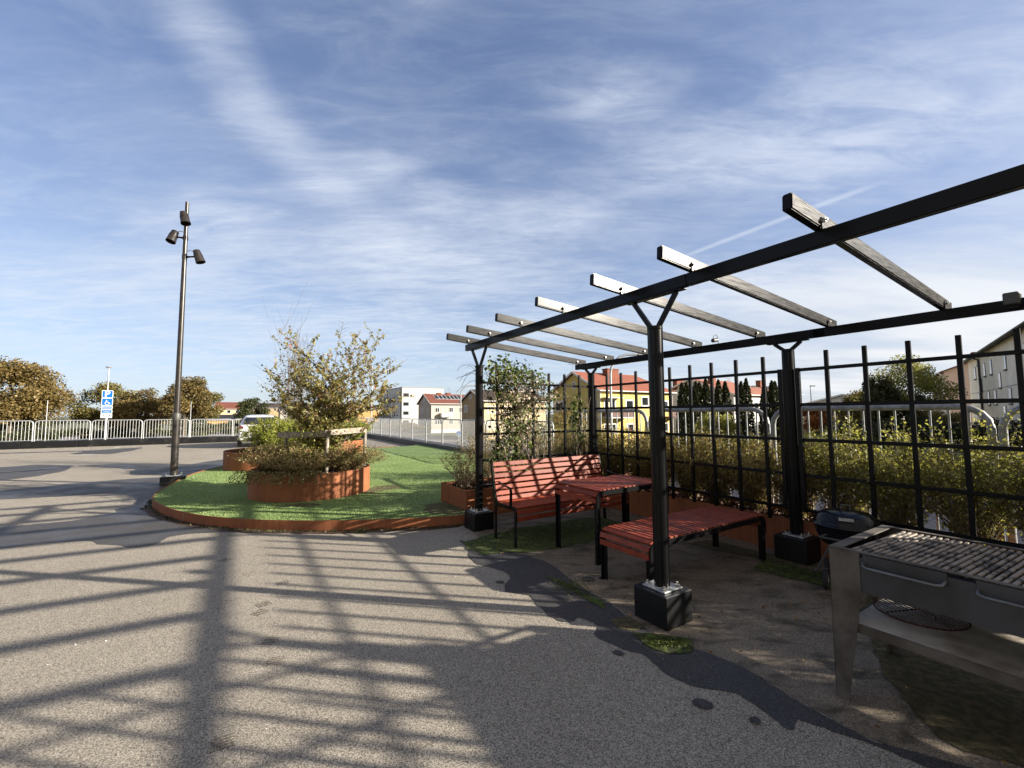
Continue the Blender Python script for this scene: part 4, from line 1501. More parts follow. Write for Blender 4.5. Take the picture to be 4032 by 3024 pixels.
make_car('white hatchback seen from behind, parked facing the far railing by the planters', F(22.9, .78), ROT, 'car_white')
cs = make_car('distant silver car parked beside the yellow garage', F(136, 1.9, G), ROT+R(75), 'car_silver', 'distant parked cars', False)
cd = make_car('distant dark car parked under the trees behind the sign post', F(96, -18, G), ROT+R(80), 'car_dark', 'distant parked cars', False)
c3 = copy_tree(cd)
c3.location = F(99, -12.5, G)
c3['label'] = 'distant dark car parked right of the sign post under the trees'

# ------------------------------------------------------------------ houses


def window(root, plane, u0, u1, z0, z1, fm='trim_white', fr=.09, mull=0, glass='glass_dark', y=0.):
    """plane 'f': facade at local y, facing -y; 'g': gable at local x=y, facing -x"""
    def bx(m, a0, a1, c0, c1, d0, d1):
        if plane == 'f':
            m.box(a0, a1, y-d1, y-d0, c0, c1)
        else:
            m.box(y-d1, y-d0, a0, a1, c0, c1)
    m = MB()
    bx(m, u0, u1, z0, z0+fr, .0, .05)
    bx(m, u0, u1, z1-fr, z1, .0, .05)
    bx(m, u0, u0+fr, z0+fr, z1-fr, .0, .05)
    bx(m, u1-fr, u1, z0+fr, z1-fr, .0, .05)
    for k in range(mull):
        c = u0+(u1-u0)*(k+1)/(mull+1)
        bx(m, c-fr*.4, c+fr*.4, z0+fr, z1-fr, .0, .045)
    f = m.build('window', M[fm], root)
    g = MB()
    bx(g, u0+fr*.5, u1-fr*.5, z0+fr*.5, z1-fr*.5, .0, .02)
    g.build('pane', M[glass], f)
    return f


def gable_house(label, a, b_, W, D, ze, zr, wall, roof, trim='trim_white', rid=None, name='house', over=.45, cat='house', hip=0., group=None):
    t = thing(name, label, cat, F(a, b_, G), ROT, group)
    ze -= G
    zr -= G
    rid = D/2 if rid is None else rid
    m = MB()
    gz = zr-.12
    P = [(0, 0, 0), (0, D, 0), (0, D, ze), (0, rid, gz), (0, 0, ze)]
    Q = [(W, y, z) for _, y, z in P]
    if hip:
        Q[3] = (W-hip, rid, gz)
    m.add(P+Q, [(0, 4, 3, 2, 1), (5, 6, 7, 8, 9), (0, 1, 6, 5), (0, 5, 9, 4), (1, 2, 7, 6), (4, 9, 8, 3), (2, 3, 8, 7)])
    m.build('wall', M[wall], t)
    r_ = MB()
    sF = (zr-ze)/rid
    sB = (zr-ze)/(D-rid)
    th = .14
    x0, x1 = -over*.8, W+over*.8
    xr = x1-hip
    yf, zf = -over, ze-over*sF
    yb, zb = D+over, ze-over*sB
    for dz, fl in ((0, 0),):
        A = [(x0, yf, zf), (x1, yf, zf), (xr, rid, zr), (x0, rid, zr), (x0, yb, zb), (x1, yb, zb)]
        Bt = [(x, y, z+th) for x, y, z in A]
        r_.add(A+Bt, [(0, 3, 2, 1), (3, 4, 5, 2), (6, 7, 8, 9), (9, 8, 11, 10), (0, 1, 7, 6), (4, 10, 11, 5), (0, 6, 9, 3), (3, 9, 10, 4), (1, 2, 8, 7), (2, 5, 11, 8)])
        if hip:
            r_.add([(x1, yf, zf+th), (x1, yb, zb+th), (xr, rid, zr+th), (x1, yf, zf), (x1, yb, zb), (xr, rid, zr)], [(0, 1, 2), (3, 5, 4)])
    ro = r_.build('roof', M[roof], t)
    v = MB()
    for yy, zz_, y2 in ((yf, zf, rid), (yb, zb, rid)):
        v.bar((x0-.02, yy, zz_+.05), (x0-.02, y2, zr+.05), .04, .24)
    v.build('verge_board', M[trim], ro)
    gt = MB()
    gt.tube([(x0, yf-.06, zf+.06), (x1, yf-.06, zf+.06)], .07, 8)
    gt.build('gutter', M[trim], ro)
    return t, ro, ze, zr


def chimney(ro, x, y, z0, z1, w_=1.0, d=.7, mt='brick'):
    m = MB().box(x-w_/2, x+w_/2, y-d/2, y+d/2, z0, z1)
    m.box(x-w_/2-.08, x+w_/2+.08, y-d/2-.08, y+d/2+.08, z1, z1+.12)
    m.build('chimney', M[mt], ro)


def aerial(ro, x, y, z, h=1.6, l=1.2):
    m = MB()
    m.tube([(x, y, z), (x, y, z+h)], .025, 6)
    for k in range(2):
        zz_ = z+h-.1-k*.35
        m.tube([(x-l/2, y, zz_), (x+l/2, y, zz_)], .018, 5)
        for j in range(6):
            xx = x-l/2+l*j/5
            m.tube([(xx, y-.25, zz_), (xx, y+.25, zz_)], .012, 4)
    m.build('aerial', M['galv_dull'], ro)


# yellow timber house
t, ro, ze, zr = gable_house('yellow timber house with red tiled roof and white trim behind the trellis', 36.2, 34.9, 13.1, 8.6, 4.3, 6.6, 'boards_yellow', 'tile_red', hip=2.6)
g0 = -G
for (y0, y1, z0, z1) in ((6.4, 8.15, 1.75+g0, 3.15+g0), (.2, 1.35, 1.8+g0, 3.2+g0)):
    window(t, 'g', y0, y1, z0, z1, fr=.13)
window(t, 'g', 4.1, 4.6, 4.5+g0, 5.45+g0, fr=.1)
MB().box(-.03, -.0, .0, 8.6, 1.03+g0, 1.2+g0).build('trim_band', M['trim_white'], t)
for (x0, x1, z0, z1, ml) in ((.7, 1.55, 1.2, 3.05, 0), (1.75, 2.65, 1.3, 3.15, 0), (4.3, 5.75, 1.9, 3.15, 0), (7.1, 8.5, 2.35, 3.62, 0), (11.0, 12.3, 2.0, 3.15, 0), (.65, 2.7, -.9, .35, 1), (4.4, 5.7, -.9, .3, 0), (11.0, 12.2, -.9, .3, 0)):
    window(t, 'f', x0, x1, z0+g0, z1+g0, fr=.15, mull=ml)
bl = MB()
bl.box(.5, 4.3, -1.3, -.001, .95+g0, 1.07+g0)
bl.build('balcony', M['trim_white'], t)
MB().box(.5, 4.3, -1.36, -1.30, 1.08+g0, 1.95+g0).box(.5, .56, -1.3, -.001, 1.08+g0, 1.95+g0).box(4.24, 4.3, -1.3, -.001, 1.08+g0, 1.95+g0).build('balcony_rail', M['balcony_brown'], t)
MB().box(.4, 3.2, -.9, -.001, 3.27+g0, 3.37+g0).build('canopy', M['trim_white'], t)
bl = MB()
bl.box(10.6, 13.3, -1.3, -.001, .95+g0, 1.07+g0).box(10.6, 13.3, -1.36, -1.30, 1.08+g0, 1.7+g0)
bl.build('balcony', M['balcony_brown'], t)
dp = MB()
dp.tube([(.1, -.45, ze-.1), (.1, -.1, ze-.5), (.1, -.08, .1)], .05, 8)
dp.tube([(13.05, -.45, ze-.1), (13.05, -.1, ze-.5), (13.05, -.08, .1)], .05, 8)
dp.build('downpipe', M['trim_white'], t)
MB().box(.0, .12, -.03, -.001, 0, ze-.1).build('corner_board', M['trim_white'], t)
MB().box(12.98, 13.1, -.03, -.001, 0, ze-.1).build('corner_board', M['trim_white'], t)
chimney(ro, 5.6, 3.6, zr-.6, zr+.55, 2.0, .9)
aerial(ro, -.1, 4.5, zr, 1.5, 1.2)
aerial(ro, 5.1, 3.8, zr+.5, 1.6, 1.7)

# grey rendered house with solar panels
t, ro, ze, zr = gable_house('grey rendered two storey house with dark red roof, skylights and a white balcony', 88, 34.9, 11.5, 7.8, 3.95, 6.0, 'plaster_grey', 'tile_maroon')
for y0, y1 in ((5.2, 5.9), (4.2, 4.8), (1.6, 2.6)):
    window(t, 'g', y0, y1, 1.85+g0, 2.95+g0)
window(t, 'g', 3.4, 4.6, 4.35+g0, 5.2+g0)
for (x0, x1, z0, z1, ml) in ((.95, 2.0, 1.9, 2.95, 1), (2.3, 2.6, 1.9, 3.0, 0), (4.25, 5.3, 1.9, 3.05, 1), (6.7, 7.6, 1.9, 3.0, 1), (.95, 2.6, -.75, .3, 2), (4.25, 5.3, -.75, .3, 1), (6.7, 7.6, -.75, .3, 1)):
    window(t, 'f', x0, x1, z0+g0, z1+g0, mull=ml)
MB().box(2.1, 4.5, -1.1, -.001, .85+g0, .95+g0).box(2.1, 4.5, -1.15, -1.1, .95+g0, 1.75+g0).box(2.1, 2.15, -1.1, -.001, .95+g0, 1.75+g0).box(4.45, 4.5, -1.1, -.001, .95+g0, 1.75+g0).build('balcony', M['trim_white'], t)
MB().box(-.02, 11.5, -.04, -.001, 0, .75).build('plinth', M['render_white'], t)
MB().tube([(.12, -.1, ze-.1), (.12, -.08, .1)], .06, 8).build('downpipe', M['trim_white'], t)
sF = (zr-ze)/3.9
for i in range(7):
    x = 1.9+i*.95
    y0, y1 = 1.55, 3.1
    m = MB()
    m.add([(x, y0, ze+y0*sF+.2), (x+.8, y0, ze+y0*sF+.2), (x+.8, y1, ze+y1*sF+.2), (x, y1, ze+y1*sF+.2)], [(0, 1, 2, 3)])
    sk = MB()
    sk.add([(x-.07, y0-.08, ze+(y0-.08)*sF+.17), (x+.87, y0-.08, ze+(y0-.08)*sF+.17), (x+.87, y1+.08, ze+(y1+.08)*sF+.17), (x-.07, y1+.08, ze+(y1+.08)*sF+.17)], [(0, 1, 2, 3)])
    f = sk.build('skylight', M['trim_white'], ro)
    m.build('pane', M['glass_dark'], f)
chimney(ro, 3.5, 4.0, zr-.4, zr+.35, 1.0, .8)
chimney(ro, 5.8, 4.0, zr-.4, zr+.35, 1.0, .8)
aerial(ro, 6.0, 4.0, zr+.2, 1.5, .9)

# tan house
t, ro, ze, zr = gable_house('tan rendered house with dark brown roof just left of the vine-covered trellis', 60, 32.8, 12.2, 8.2, 3.7, 5.5, 'plaster_tan', 'tile_brown')
window(t, 'g', 6.0, 7.1, 1.8+g0, 3.05+g0, fr=.14)
window(t, 'g', 4.5, 5.2, 4.1+g0, 4.8+g0)
for (x0, x1, z0, z1, ml) in ((.6, 2.2, 1.6, 2.8, 1), (3.6, 5.2, 1.6, 2.8, 1), (6.6, 8.2, 1.6, 2.8, 1), (9.6, 11.2, 1.6, 2.8, 1), (.6, 2.2, -.9, .3, 1), (6.6, 8.2, -.9, .3, 1)):
    window(t, 'f', x0, x1, z0+g0, z1+g0, mull=ml, fr=.12)
MB().box(-.02, 12.22, -.03, -.001, 0, ze-.2).build('front_render', M['plaster_cream'], t)
# apartment block
t = thing('apartment_block', 'white four storey flat roofed apartment block beyond the right railing', 'building', F(117.2, 38.0, G), ROT)
H_ = 9.05+g0
MB().box(0, 12.3, 0, 24, 0, H_).build('wall', M['plaster_white'], t)
MB().box(-.15, 12.45, -.15, 24.15, H_, H_+.18).build('roof', M['trim_grey'], t)
MB().box(-.04, -.001, .0, 24, 0, H_-.05).build('side_cladding', M['render_white'], t)
for z0 in (6.4, 3.85, 1.3, -1.2):
    window(t, 'f', .2, 1.95, z0+g0, z0+1.15+g0, 'trim_grey', fr=.14)
    window(t, 'f', 6.6, 8.1, z0+g0, z0+1.15+g0, 'trim_grey', fr=.1, mull=1)
    window(t, 'f', 10.4, 12.0, z0+g0, z0+1.15+g0, 'trim_grey', fr=.1)
    for y0, y1 in ((3.7, 4.8), (6.3, 7.4)):
        window(t, 'g', y0, y1, z0-.3+g0, z0+1.15+g0, 'trim_grey', fr=.08, y=-.04)
    for y0, y1 in ((8.2, 13.6), (15.0, 20.4)):
        MB().box(-1.4, -.041, y0, y1, z0-1.0+g0, z0-.85+g0).box(-1.45, -1.40, y0, y1, z0-.85+g0, z0+.15+g0).build('balcony', M['metal_dark'], t)
        window(t, 'g', y0+.6, y0+2.6, z0-.7+g0, z0+1.2+g0, 'trim_grey', fr=.08, y=-.04)
dpp = MB()
for y in (1.2, 14.3):
    dpp.box(-.16, -.041, y-.06, y+.06, .1, H_-.3)
dpp.build('downpipe', M['metal_dark'], t)

# white house and neighbours behind the thujas
t, ro, ze, zr = gable_house('white house with orange tiled roof half hidden behind the thuja hedge', 33.5, 57.8, 10, 13.3, 4.1, 6.55, 'render_white', 'tile_orange', rid=6.65)
window(t, 'g', 10.5, 12.3, 1.2+g0, 2.6+g0)
window(t, 'g', 5.6, 6.5, 4.6+g0, 5.5+g0)
window(t, 'f', 1.2, 2.6, 1.7+g0, 3.0+g0)
window(t, 'f', 5, 6.4, 1.7+g0, 3.0+g0)
chimney(ro, 1.6, 4.2, zr-1.4, zr+.35, .8, .8)
chimney(ro, 1.0, 9.4, zr-1.4, zr+.2, 2.2, .8)
t, ro, ze, zr = gable_house('beige house with low orange roof behind the middle thujas', 39.1, 75, 12, 11.8, 4.4, 6.3, 'plaster_cream', 'tile_orange')
for y0 in (1.2, 4.6):
    window(t, 'g', y0, y0+1.5, 1.4+g0, 2.9+g0)
chimney(ro, 1.2, 7.2, zr-.4, zr+.8, .9, .9)
aerial(ro, 1.5, 6, zr, 1.6, 1.5)
t, ro, ze, zr = gable_house('dark roofed house in the distance above the right-hand thujas', 46, 95, 11, 9, 5.6, 7.3, 'plaster_grey', 'roof_black')
window(t, 'g', 1.5, 3.2, 2.5+g0, 4.0+g0)
chimney(ro, .8, 3.6, zr-.3, zr+1.1, 1.2, 1.0)
t, ro, ze, zr = gable_house('low dark roofed house beyond the right hedge behind the orange bush', 22, 74, 12, 9, 2.9, 4.0, 'render_white', 'roof_black')
window(t, 'f', 1.5, 3.2, -.2+g0, 1.2+g0)
window(t, 'g', 2.5, 4.2, -.2+g0, 1.2+g0)

# beige block and pink house on the far right: their long walls run at another angle
th = R(41.1)
dS = Vector((math.sin(th), math.cos(th), 0))
nS = Vector((math.cos(th), -math.sin(th), 0))


def on_wall(u, v, p=8.):
    """window positions along that wall (metres along, height)"""
    an = math.atan((u-2016)/1677.45)-th
    s = p/math.tan(an)
    pt = dS*s+nS*p
    d = fw*1677.45+cr*(u-2016)+cu*(1512-v)
    k = (pt.x*vA.y*0+pt.y)/d.y
    return s, 1.5+d.z*k


def wall_building(name, label, s0, s1, p0, p1, ze, zr, wall, roof, cat='building'):
    o = dS*s0+nS*p0
    t = thing(name, label, cat, (o.x, o.y, G), math.atan2(dS.y, dS.x))
    # local x along dS, local y = left of it (towards the camera side); building body at negative y
    L, D = s1-s0, p1-p0
    ze -= G
    zr -= G
    m = MB()
    P = [(0, 0, 0), (0, -D, 0), (0, -D, ze), (0, -D/2, zr-.1), (0, 0, ze)]
    Q = [(L, y, z) for _, y, z in P]
    m.add(P+Q, [(0, 1, 2, 3, 4), (9, 8, 7, 6, 5), (0, 5, 6, 1), (0, 4, 9, 5), (1, 6, 7, 2), (4, 3, 8, 9), (2, 7, 8, 3)])
    m.build('wall', M[wall], t)
    r_ = MB()
    ov = .6
    sl = (zr-ze)/(D/2)
    A = [(-ov, ov, ze-ov*sl), (L+ov, ov, ze-ov*sl), (L+ov, -D/2, zr), (-ov, -D/2, zr), (-ov, -D-ov, ze-ov*sl), (L+ov, -D-ov, ze-ov*sl)]
    Bt = [(x, y, z+.2) for x, y, z in A]
    r_.add(A+Bt, [(0, 1, 2, 3), (3, 2, 5, 4), (6, 9, 8, 7), (9, 10, 11, 8), (0, 6, 7, 1), (4, 5, 11, 10), (0, 3, 9, 6), (3, 4, 10, 9), (1, 7, 8, 2), (2, 8, 11, 5)])
    ro = r_.build('roof', M[roof], t)
    MB().tube([(-ov, ov+.06, ze-ov*sl+.1), (L+ov, ov+.06, ze-ov*sl+.1)], .09, 8).build('gutter', M['metal_dark' if roof == 'roof_black' else 'trim_white'], ro)
    return t, ro, ze, zr


def wall_win(t, s0, sa, sb, z0, z1, fm='trim_grey'):
    x0, x1 = sorted((sa-s0, sb-s0))
    m = MB()
    m.box(x0, x1, .001, .05, z0-G, z1-G)
    f = m.build('window', M[fm], t)
    MB().box(x0+.07, x1-.07, .052, .062, z0-G+.07, z1-G-.07).build('pane', M['glass_dark'], f)
    MB().box(x0-.08, x1+.08, .0, .16, z0-G-.09, z0-G-.002).build('sill', M['metal_dark'], f)


S0 = 28.
t, ro, ze, zr = wall_building('apartment_block', 'pale beige apartment block with narrow windows at the right edge', S0, 76, 8, 20, 7.6, 10.2, 'plaster_beige', 'roof_black')
zm = lambda x, y: (3500+.2772*x, 1300+.2772*y)
for (x, y0, y1) in ((1257, 530, 698), (1395, 465, 655), (1490, 420, 628), (1605, 600, 820), (1335, 690, 875), (1310, 415, 500), (1700, 350, 560), (1287, 895, 1010), (1427, 870, 1060), (1522, 850, 1055), (1737, 815, 1045), (1640, 1070, 1240), (1320, 1270, 1380), (1462, 1285, 1400), (1780, 1315, 1480)):
    s, zt = on_wall(*zm(x, y0))
    _, zb = on_wall(*zm(x, y1))
    wall_win(t, S0, s-.42, s+.42, zb, zt)
for s in (48, 44, 40, 36, 32):
    for z in (-1.3, 1.6, 4.6):
        wall_win(t, S0, s-.45, s+.45, z, z+1.9)
for z in (.75, 3.6):
    MB().box(0, 76-S0, .001, .03, z-G, z-G+.05).build('string_course', M['trim_grey'], t)
s, _ = on_wall(*zm(1340, 400))
MB().tube([(s+1.2-S0, .5, ze-.2), (s-S0, .15, ze-.6), (s-S0, .12, .1)], .11, 8).build('downpipe', M['metal_dark'], t)
S1 = 104.
t, ro, ze, zr = wall_building('house', 'pink house with white gutters left of the beige block', S1, 130, 8, 20, 8.4, 10.9, 'plaster_pink', 'tile_maroon', 'house')
for (x, y0, y1) in ((790, 720, 815), (763, 680, 740), (740, 745, 855), (708, 760, 865), (680, 725, 780), (690, 870, 925), (668, 780, 850), (650, 800, 860)):
    s, zt = on_wall(*zm(x, y0))
    _, zb = on_wall(*zm(x, y1))
    wall_win(t, S1, s-.7, s+.7, zb, zt)
MB().box(.001-.02, .05-.02, -12, .0, ze-.0, ze+.02).build('trim', M['trim_white'], t)
MB().tube([(.2, .6, ze-.2), (.2, .12, ze-.9), (.2, .12, .1)], .1, 8).build('downpipe', M['trim_white'], t)
chimney(ro, 6, -4.6, zr-1.6, zr+.9, 1.6, 1.0)

# left distance: garage, houses, skyline
t, ro, ze, zr = gable_house('low orange garage with black roof and white gable across the parking lot', 139.3, -7.5, 8.4, 6.5, .35, 1.55, 'timber_orange', 'roof_black')
for (x0, x1) in ((4.6, 6.6), (7.0, 8.1)):
    window(t, 'f', x0, x1, -1.2+g0, .2+g0, mull=1)
MB().box(8.405, 8.43, .0, 6.5, 0, ze).build('end_wall', M['plaster_cream'], t)
t, ro, ze, zr = gable_house('yellow garage front with white gable right of the black-roofed garage', 138, 1.2, 6.2, 5, .2, 1.3, 'plaster_cream', 'roof_black')
window(t, 'f', 1.0, 3.0, -.9+g0, -.2+g0, mull=1)
window(t, 'f', 3.5, 5.2, -2.2+g0, -.9+g0, 'timber_orange')
for (lb, a, b_, W, D, e_, r__, wl, rf) in (
        ('distant cream house with red gable roof above the orange garage', 215, -9, 12, 9, 4.3, 7.0, 'plaster_cream', 'tile_maroon'),
        ('distant long ochre apartment row on the horizon left of the white car', 300, -8, 50, 14, 6.0, 8.8, 'plaster_tan', 'tile_brown'),
        ('distant beige block on the horizon behind the round tree', 330, 40, 46, 14, 6.8, 9.6, 'plaster_beige', 'roof_black'),
        ('distant dark industrial roof on the horizon right of the round tree', 190, 13, 14, 10, 3.4, 4.6, 'plaster_grey', 'roof_black'),
        ('distant tan building seen between the shrub and the white apartment block', 210, 62, 26, 12, 3.3, 5.0, 'plaster_tan', 'tile_maroon'),
        ('distant ochre row of houses just left of the staked tree', 260, 40, 30, 12, 5.0, 7.2, 'timber_orange', 'tile_brown'),
        ('small white shed at the left edge of the photo by the grass bank', 84, -33.2, 4.9, 5, .3, 1.7, 'render_white', 'tile_brown')):
    t, ro, ze, zr = gable_house(lb, a, b_, W, D, e_, r__, wl, rf)
    for k in range(int(W//3)):
        window(t, 'f', 1+k*3, 2.3+k*3, ze-1.9, ze-.6)
t = thing('pylon_sign', 'white pylon sign standing behind the roof of the white car', 'sign', F(118, 9.9, G), ROT)
MB().box(0, 1.6, 0, .5, 0, 5.2).build('panel', M['sign_white'], t, bevel=.02)
MB().box(.3, 1.3, -.02, -.001, 3.6, 4.2).build('logo_field', M['sign_blue'], t)

# ------------------------------------------------------------------ street lamps and far signs


def lamp_post(label, loc, h, head, r=.07, grp='grey street lamps in the distance', bend=None, rz=0.):
    t = thing('street_lamp', label, 'street lamp', loc, rz, grp)
    if bend is None:
        MB().tube([(0, 0, 0), (0, 0, h)], [r, r*.6], 10).build('pole', M['galvanised'], t, smooth=True)
    else:
        pts = [(0, 0, 0), (0, 0, h-bend)]+[(bend*(1-math.cos(R(a))), 0, h-bend+bend*math.sin(R(a))) for a in (20, 40, 60, 80)]+[(bend*1.5, 0, h+.02)]
        MB().tube(pts, r*.8, 10).build('pole', M['galvanised'], t, smooth=True)
    if head == 'disc':
        MB().lathe([(.0, h-.02), (.12, h-.02), (.26, h+.02), (.26, h+.09), (.18, h+.13), (0, h+.14)], 24).build('lamp_head', M['trim_grey'], t, smooth=True)
    elif head == 'arm':
        x = bend*1.5 if bend else 0
        MB().box(x-.05, x+.55, -.1, .1, h-.06, h+.06).build('lamp_head', M['trim_grey'], t, bevel=.03)
    return t


lamp_post('street lamp with flat disc head above the parking sign', F(60.9, -12.0, G), 9.2, 'disc', .09)
lamp_post('tall thin pole behind the end of the right railing beside the staked tree', F(29.9, 7.55, 0), 4.85, None, .045)
lamp_post('curved street lamp in front of the grey rendered house', F(40.7, 19.45, G), 7.1, 'arm', .08, bend=1.0, rz=R(20))
lamp_post('curved street lamp in front of the yellow house', F(18.0, 18.3, G), 7.6, 'arm', .09, bend=1.2, rz=R(10))
lamp_post('short street lamp seen right of the rear post', F(23.4, 56.4, G), 7.2, 'arm', .08, rz=0)
lamp_post('thin mast in front of the left trees beside the sign', F(58, -15.6, G), 5.6, None, .05)
lamp_post('thin mast in front of the trees left of the lamp mast', F(62, -4.95, G), 5.7, None, .05)


def round_sign(label, loc, zc, r, ring, fill, rz, arrow=False):
    t = thing('road_sign', label, 'sign', loc, rz)
    MB().tube([(0, .03, 0), (0, .03, zc+r)], .03, 8).build('post', M['galvanised'], t)
    Mx = Matrix.Translation((0, 0, zc)) @ Matrix.Rotation(R(90), 4, 'X')
    p = MB().lathe([(0, -.005), (r, -.005), (r, .005), (0, .005)], 28, Mx).build('sign_disc', M[ring], t)
    MB().lathe([(0, .006), (r*.8, .006), (r*.8, .009), (0, .009)], 28, Mx).build('field', M[fill], p)
    if arrow:
        q = MB()
        q.bar((-.12, -.015, zc), (.1, -.015, zc-.1), .05, .05).bar((-.14, -.015, zc+.08), (-.14, -.015, zc-.10), .04, .05).build('arrow', M['sign_white'], p)
    return t


round_sign('blue round sign with white arrow on a post beyond the right railing', F(40.2, 19.0, G), 2.12, .29, 'sign_white', 'sign_blue', R(8), True)
round_sign('small red and yellow round sign in front of the yellow house', F(16.8, 18.45, G), 3.15, .13, 'sign_red', 'sign_yellow', R(-12))

# yellow concrete barriers on the lot
first = None
for k, (x, y, a_) in enumerate(((-87.9, 88, 10), (-85.5, 88.8, 5), (-85.4, 92, 8), (-83, 98.8, 0), (-81.0, 99.9, 15), (-79.6, 100.8, 5), (-76.2, 106.3, 20), (-108.3, 130.2, 0), (-99.4, 120.9, 0), (-68.5, 104.5, 0))):
    lb = ['leftmost yellow concrete barrier, just left of the sign post', 'yellow concrete barrier directly left of the sign post foot', 'yellow barrier right of the sign post foot', 'yellow barrier nearest the middle railing joint',
          'yellow barrier left of the lamp mast, left one of a pair', 'yellow barrier left of the lamp mast, right one of a pair', 'yellow barrier right of the lamp mast', 'far small yellow barrier in the back row', 'far small yellow barrier in the middle row', 'yellow barrier beside the white car'][k]
    if first is None:
        m = MB()
        m.add([(-.62, -.25, 0), (.62, -.25, 0), (.62, .25, 0), (-.62, .25, 0), (-.45, -.12, .42), (.45, -.12, .42), (.45, .12, .42), (-.45, .12, .42)], [(3, 2, 1, 0), (4, 5, 6, 7), (0, 1, 5, 4), (2, 3, 7, 6), (1, 2, 6, 5), (3, 0, 4, 7)])
        first = o = m.build('concrete_barrier', M['barrier_yellow'], None, bevel=.03)
    else:
        o = first.copy()
        col.objects.link(o)
    o.location = (x, y, G+.006)
    o.rotation_euler = (0, 0, R(a_))
    tag(o, lb, 'barrier', 'yellow concrete barriers on the parking lot')

# white hooped barriers on the lot
t = make_fence('low white barrier frames across the parking lot behind the lamp mast', (118, -12.5), 3.0, 4, 3.0, 1.5, G, ROT, n=2, rt=.05, rad=.2)


# ------------------------------------------------------------------ vegetation


def blob_points(n, blobs, shell=.5):
    """points in a set of ellipsoids (cx,cy,cz,rx,ry,rz); denser to the shell"""
    w_ = np.array([b_[3]*b_[4]+b_[4]*b_[5]+b_[3]*b_[5] for b_ in blobs])
    idx = nr.choice(len(blobs), size=n, p=w_/w_.sum())
    B = np.array(blobs)[idx]
    d = nr.normal(size=(n, 3))
    d /= np.linalg.norm(d, axis=1)[:, None]
    r_ = (shell+(1-shell)*nr.rand(n))**.8
    return B[:, :3]+d*B[:, 3:]*r_[:, None], idx


def far_tree(label, loc, h, cw, ch, material, nleaf=6000, leaf=.3, seed=1, nb=34, trunk=.22, kind='deciduous_tree', grp=None, mat2=None, cz=None, aspect=.7):
    r_ = np.random.RandomState(seed)
    t = thing(kind, label, 'tree', loc, 0, grp)
    cz = h-ch if cz is None else cz
    blobs = []
    for i in range(nb):
        d = r_.normal(size=3)
        d /= np.linalg.norm(d)
        if d[2] < -.5:
            d[2] *= .75
        q = r_.uniform(.45, .82)
        s = r_.uniform(.25, .41)
        blobs.append((d[0]*cw*q, d[1]*cw*q, cz+d[2]*ch*q*(1.0 if d[2] > 0 else .8), cw*s, cw*s, ch*s*.75))
    nleaf = int(nleaf*2.0)
    leaf = leaf*.72
    P, idx = blob_points(nleaf, blobs, .25)
    btone = r_.uniform(.1, .9, nb)
    tone = btone[idx]*.6+nr.rand(nleaf)*.5
    foliage('crown', P, leaf, aspect, material, t, tone=tone, sizevar=.5)
    m = MB()
    top = cz+ch*.2
    m.tube([(0, 0, 0), (.05*h*.1, 0, cz*.5), (0, 0, top)], [trunk*1.2, trunk*.9, trunk*.35], 10)
    for i in range(9):
        bb = blobs[i*3 % nb]
        z0 = cz*.55+(top-cz*.55)*i/9
        m.tube([(0, 0, z0), (bb[0]*.5, bb[1]*.5, (z0+bb[2])/2+.1), (bb[0], bb[1], bb[2])], [trunk*.45, trunk*.28, trunk*.1], 6)
    m.build('trunk', M['bark'], t, smooth=True)
    return t


AU, AG, DK = M['leaf_autumn'], M['leaf_autumn_green'], M['leaf_dark']
gl = 'autumn trees beyond the parking lot'
far_tree('largest golden brown autumn tree at the far left', (-68.2, 58, G), 12.3, 6.2, 5.9, AU, 13000, .40, 3, grp=gl, cz=6.7, nb=60, trunk=.35)
far_tree('dark green lower tree below the left end of the big golden tree', (-73, 60, G), 7.2, 5.0, 3.2, DK, 5000, .4, 4, grp=gl)
far_tree('brownish green tree directly behind the parking sign', (-62.5, 66, G), 9.6, 4.6, 4.2, AG, 7000, .36, 5, grp=gl, cz=5.0)
far_tree('golden green tree between the sign and the lamp mast', (-56.6, 66, G), 8.9, 3.9, 3.9, AU, 6500, .34, 6, grp=gl, cz=4.6)
far_tree('rounded golden tree partly behind the lamp mast', (-47.6, 62, G), 10.1, 3.9, 4.3, AU, 7500, .33, 9, grp=gl, cz=6.2)
far_tree('darker thin tree behind, between the golden trees and the lamp mast', (-55, 74, G), 10.0, 4.6, 4.0, AG, 5000, .36, 10, grp=gl, cz=5.6)
far_tree('round dark green tree behind the white car roof', (-57.8, 95, G), 8.3, 4.1, 3.6, M['leaf_dark'], 6500, .36, 14, nb=30, cz=4.8)
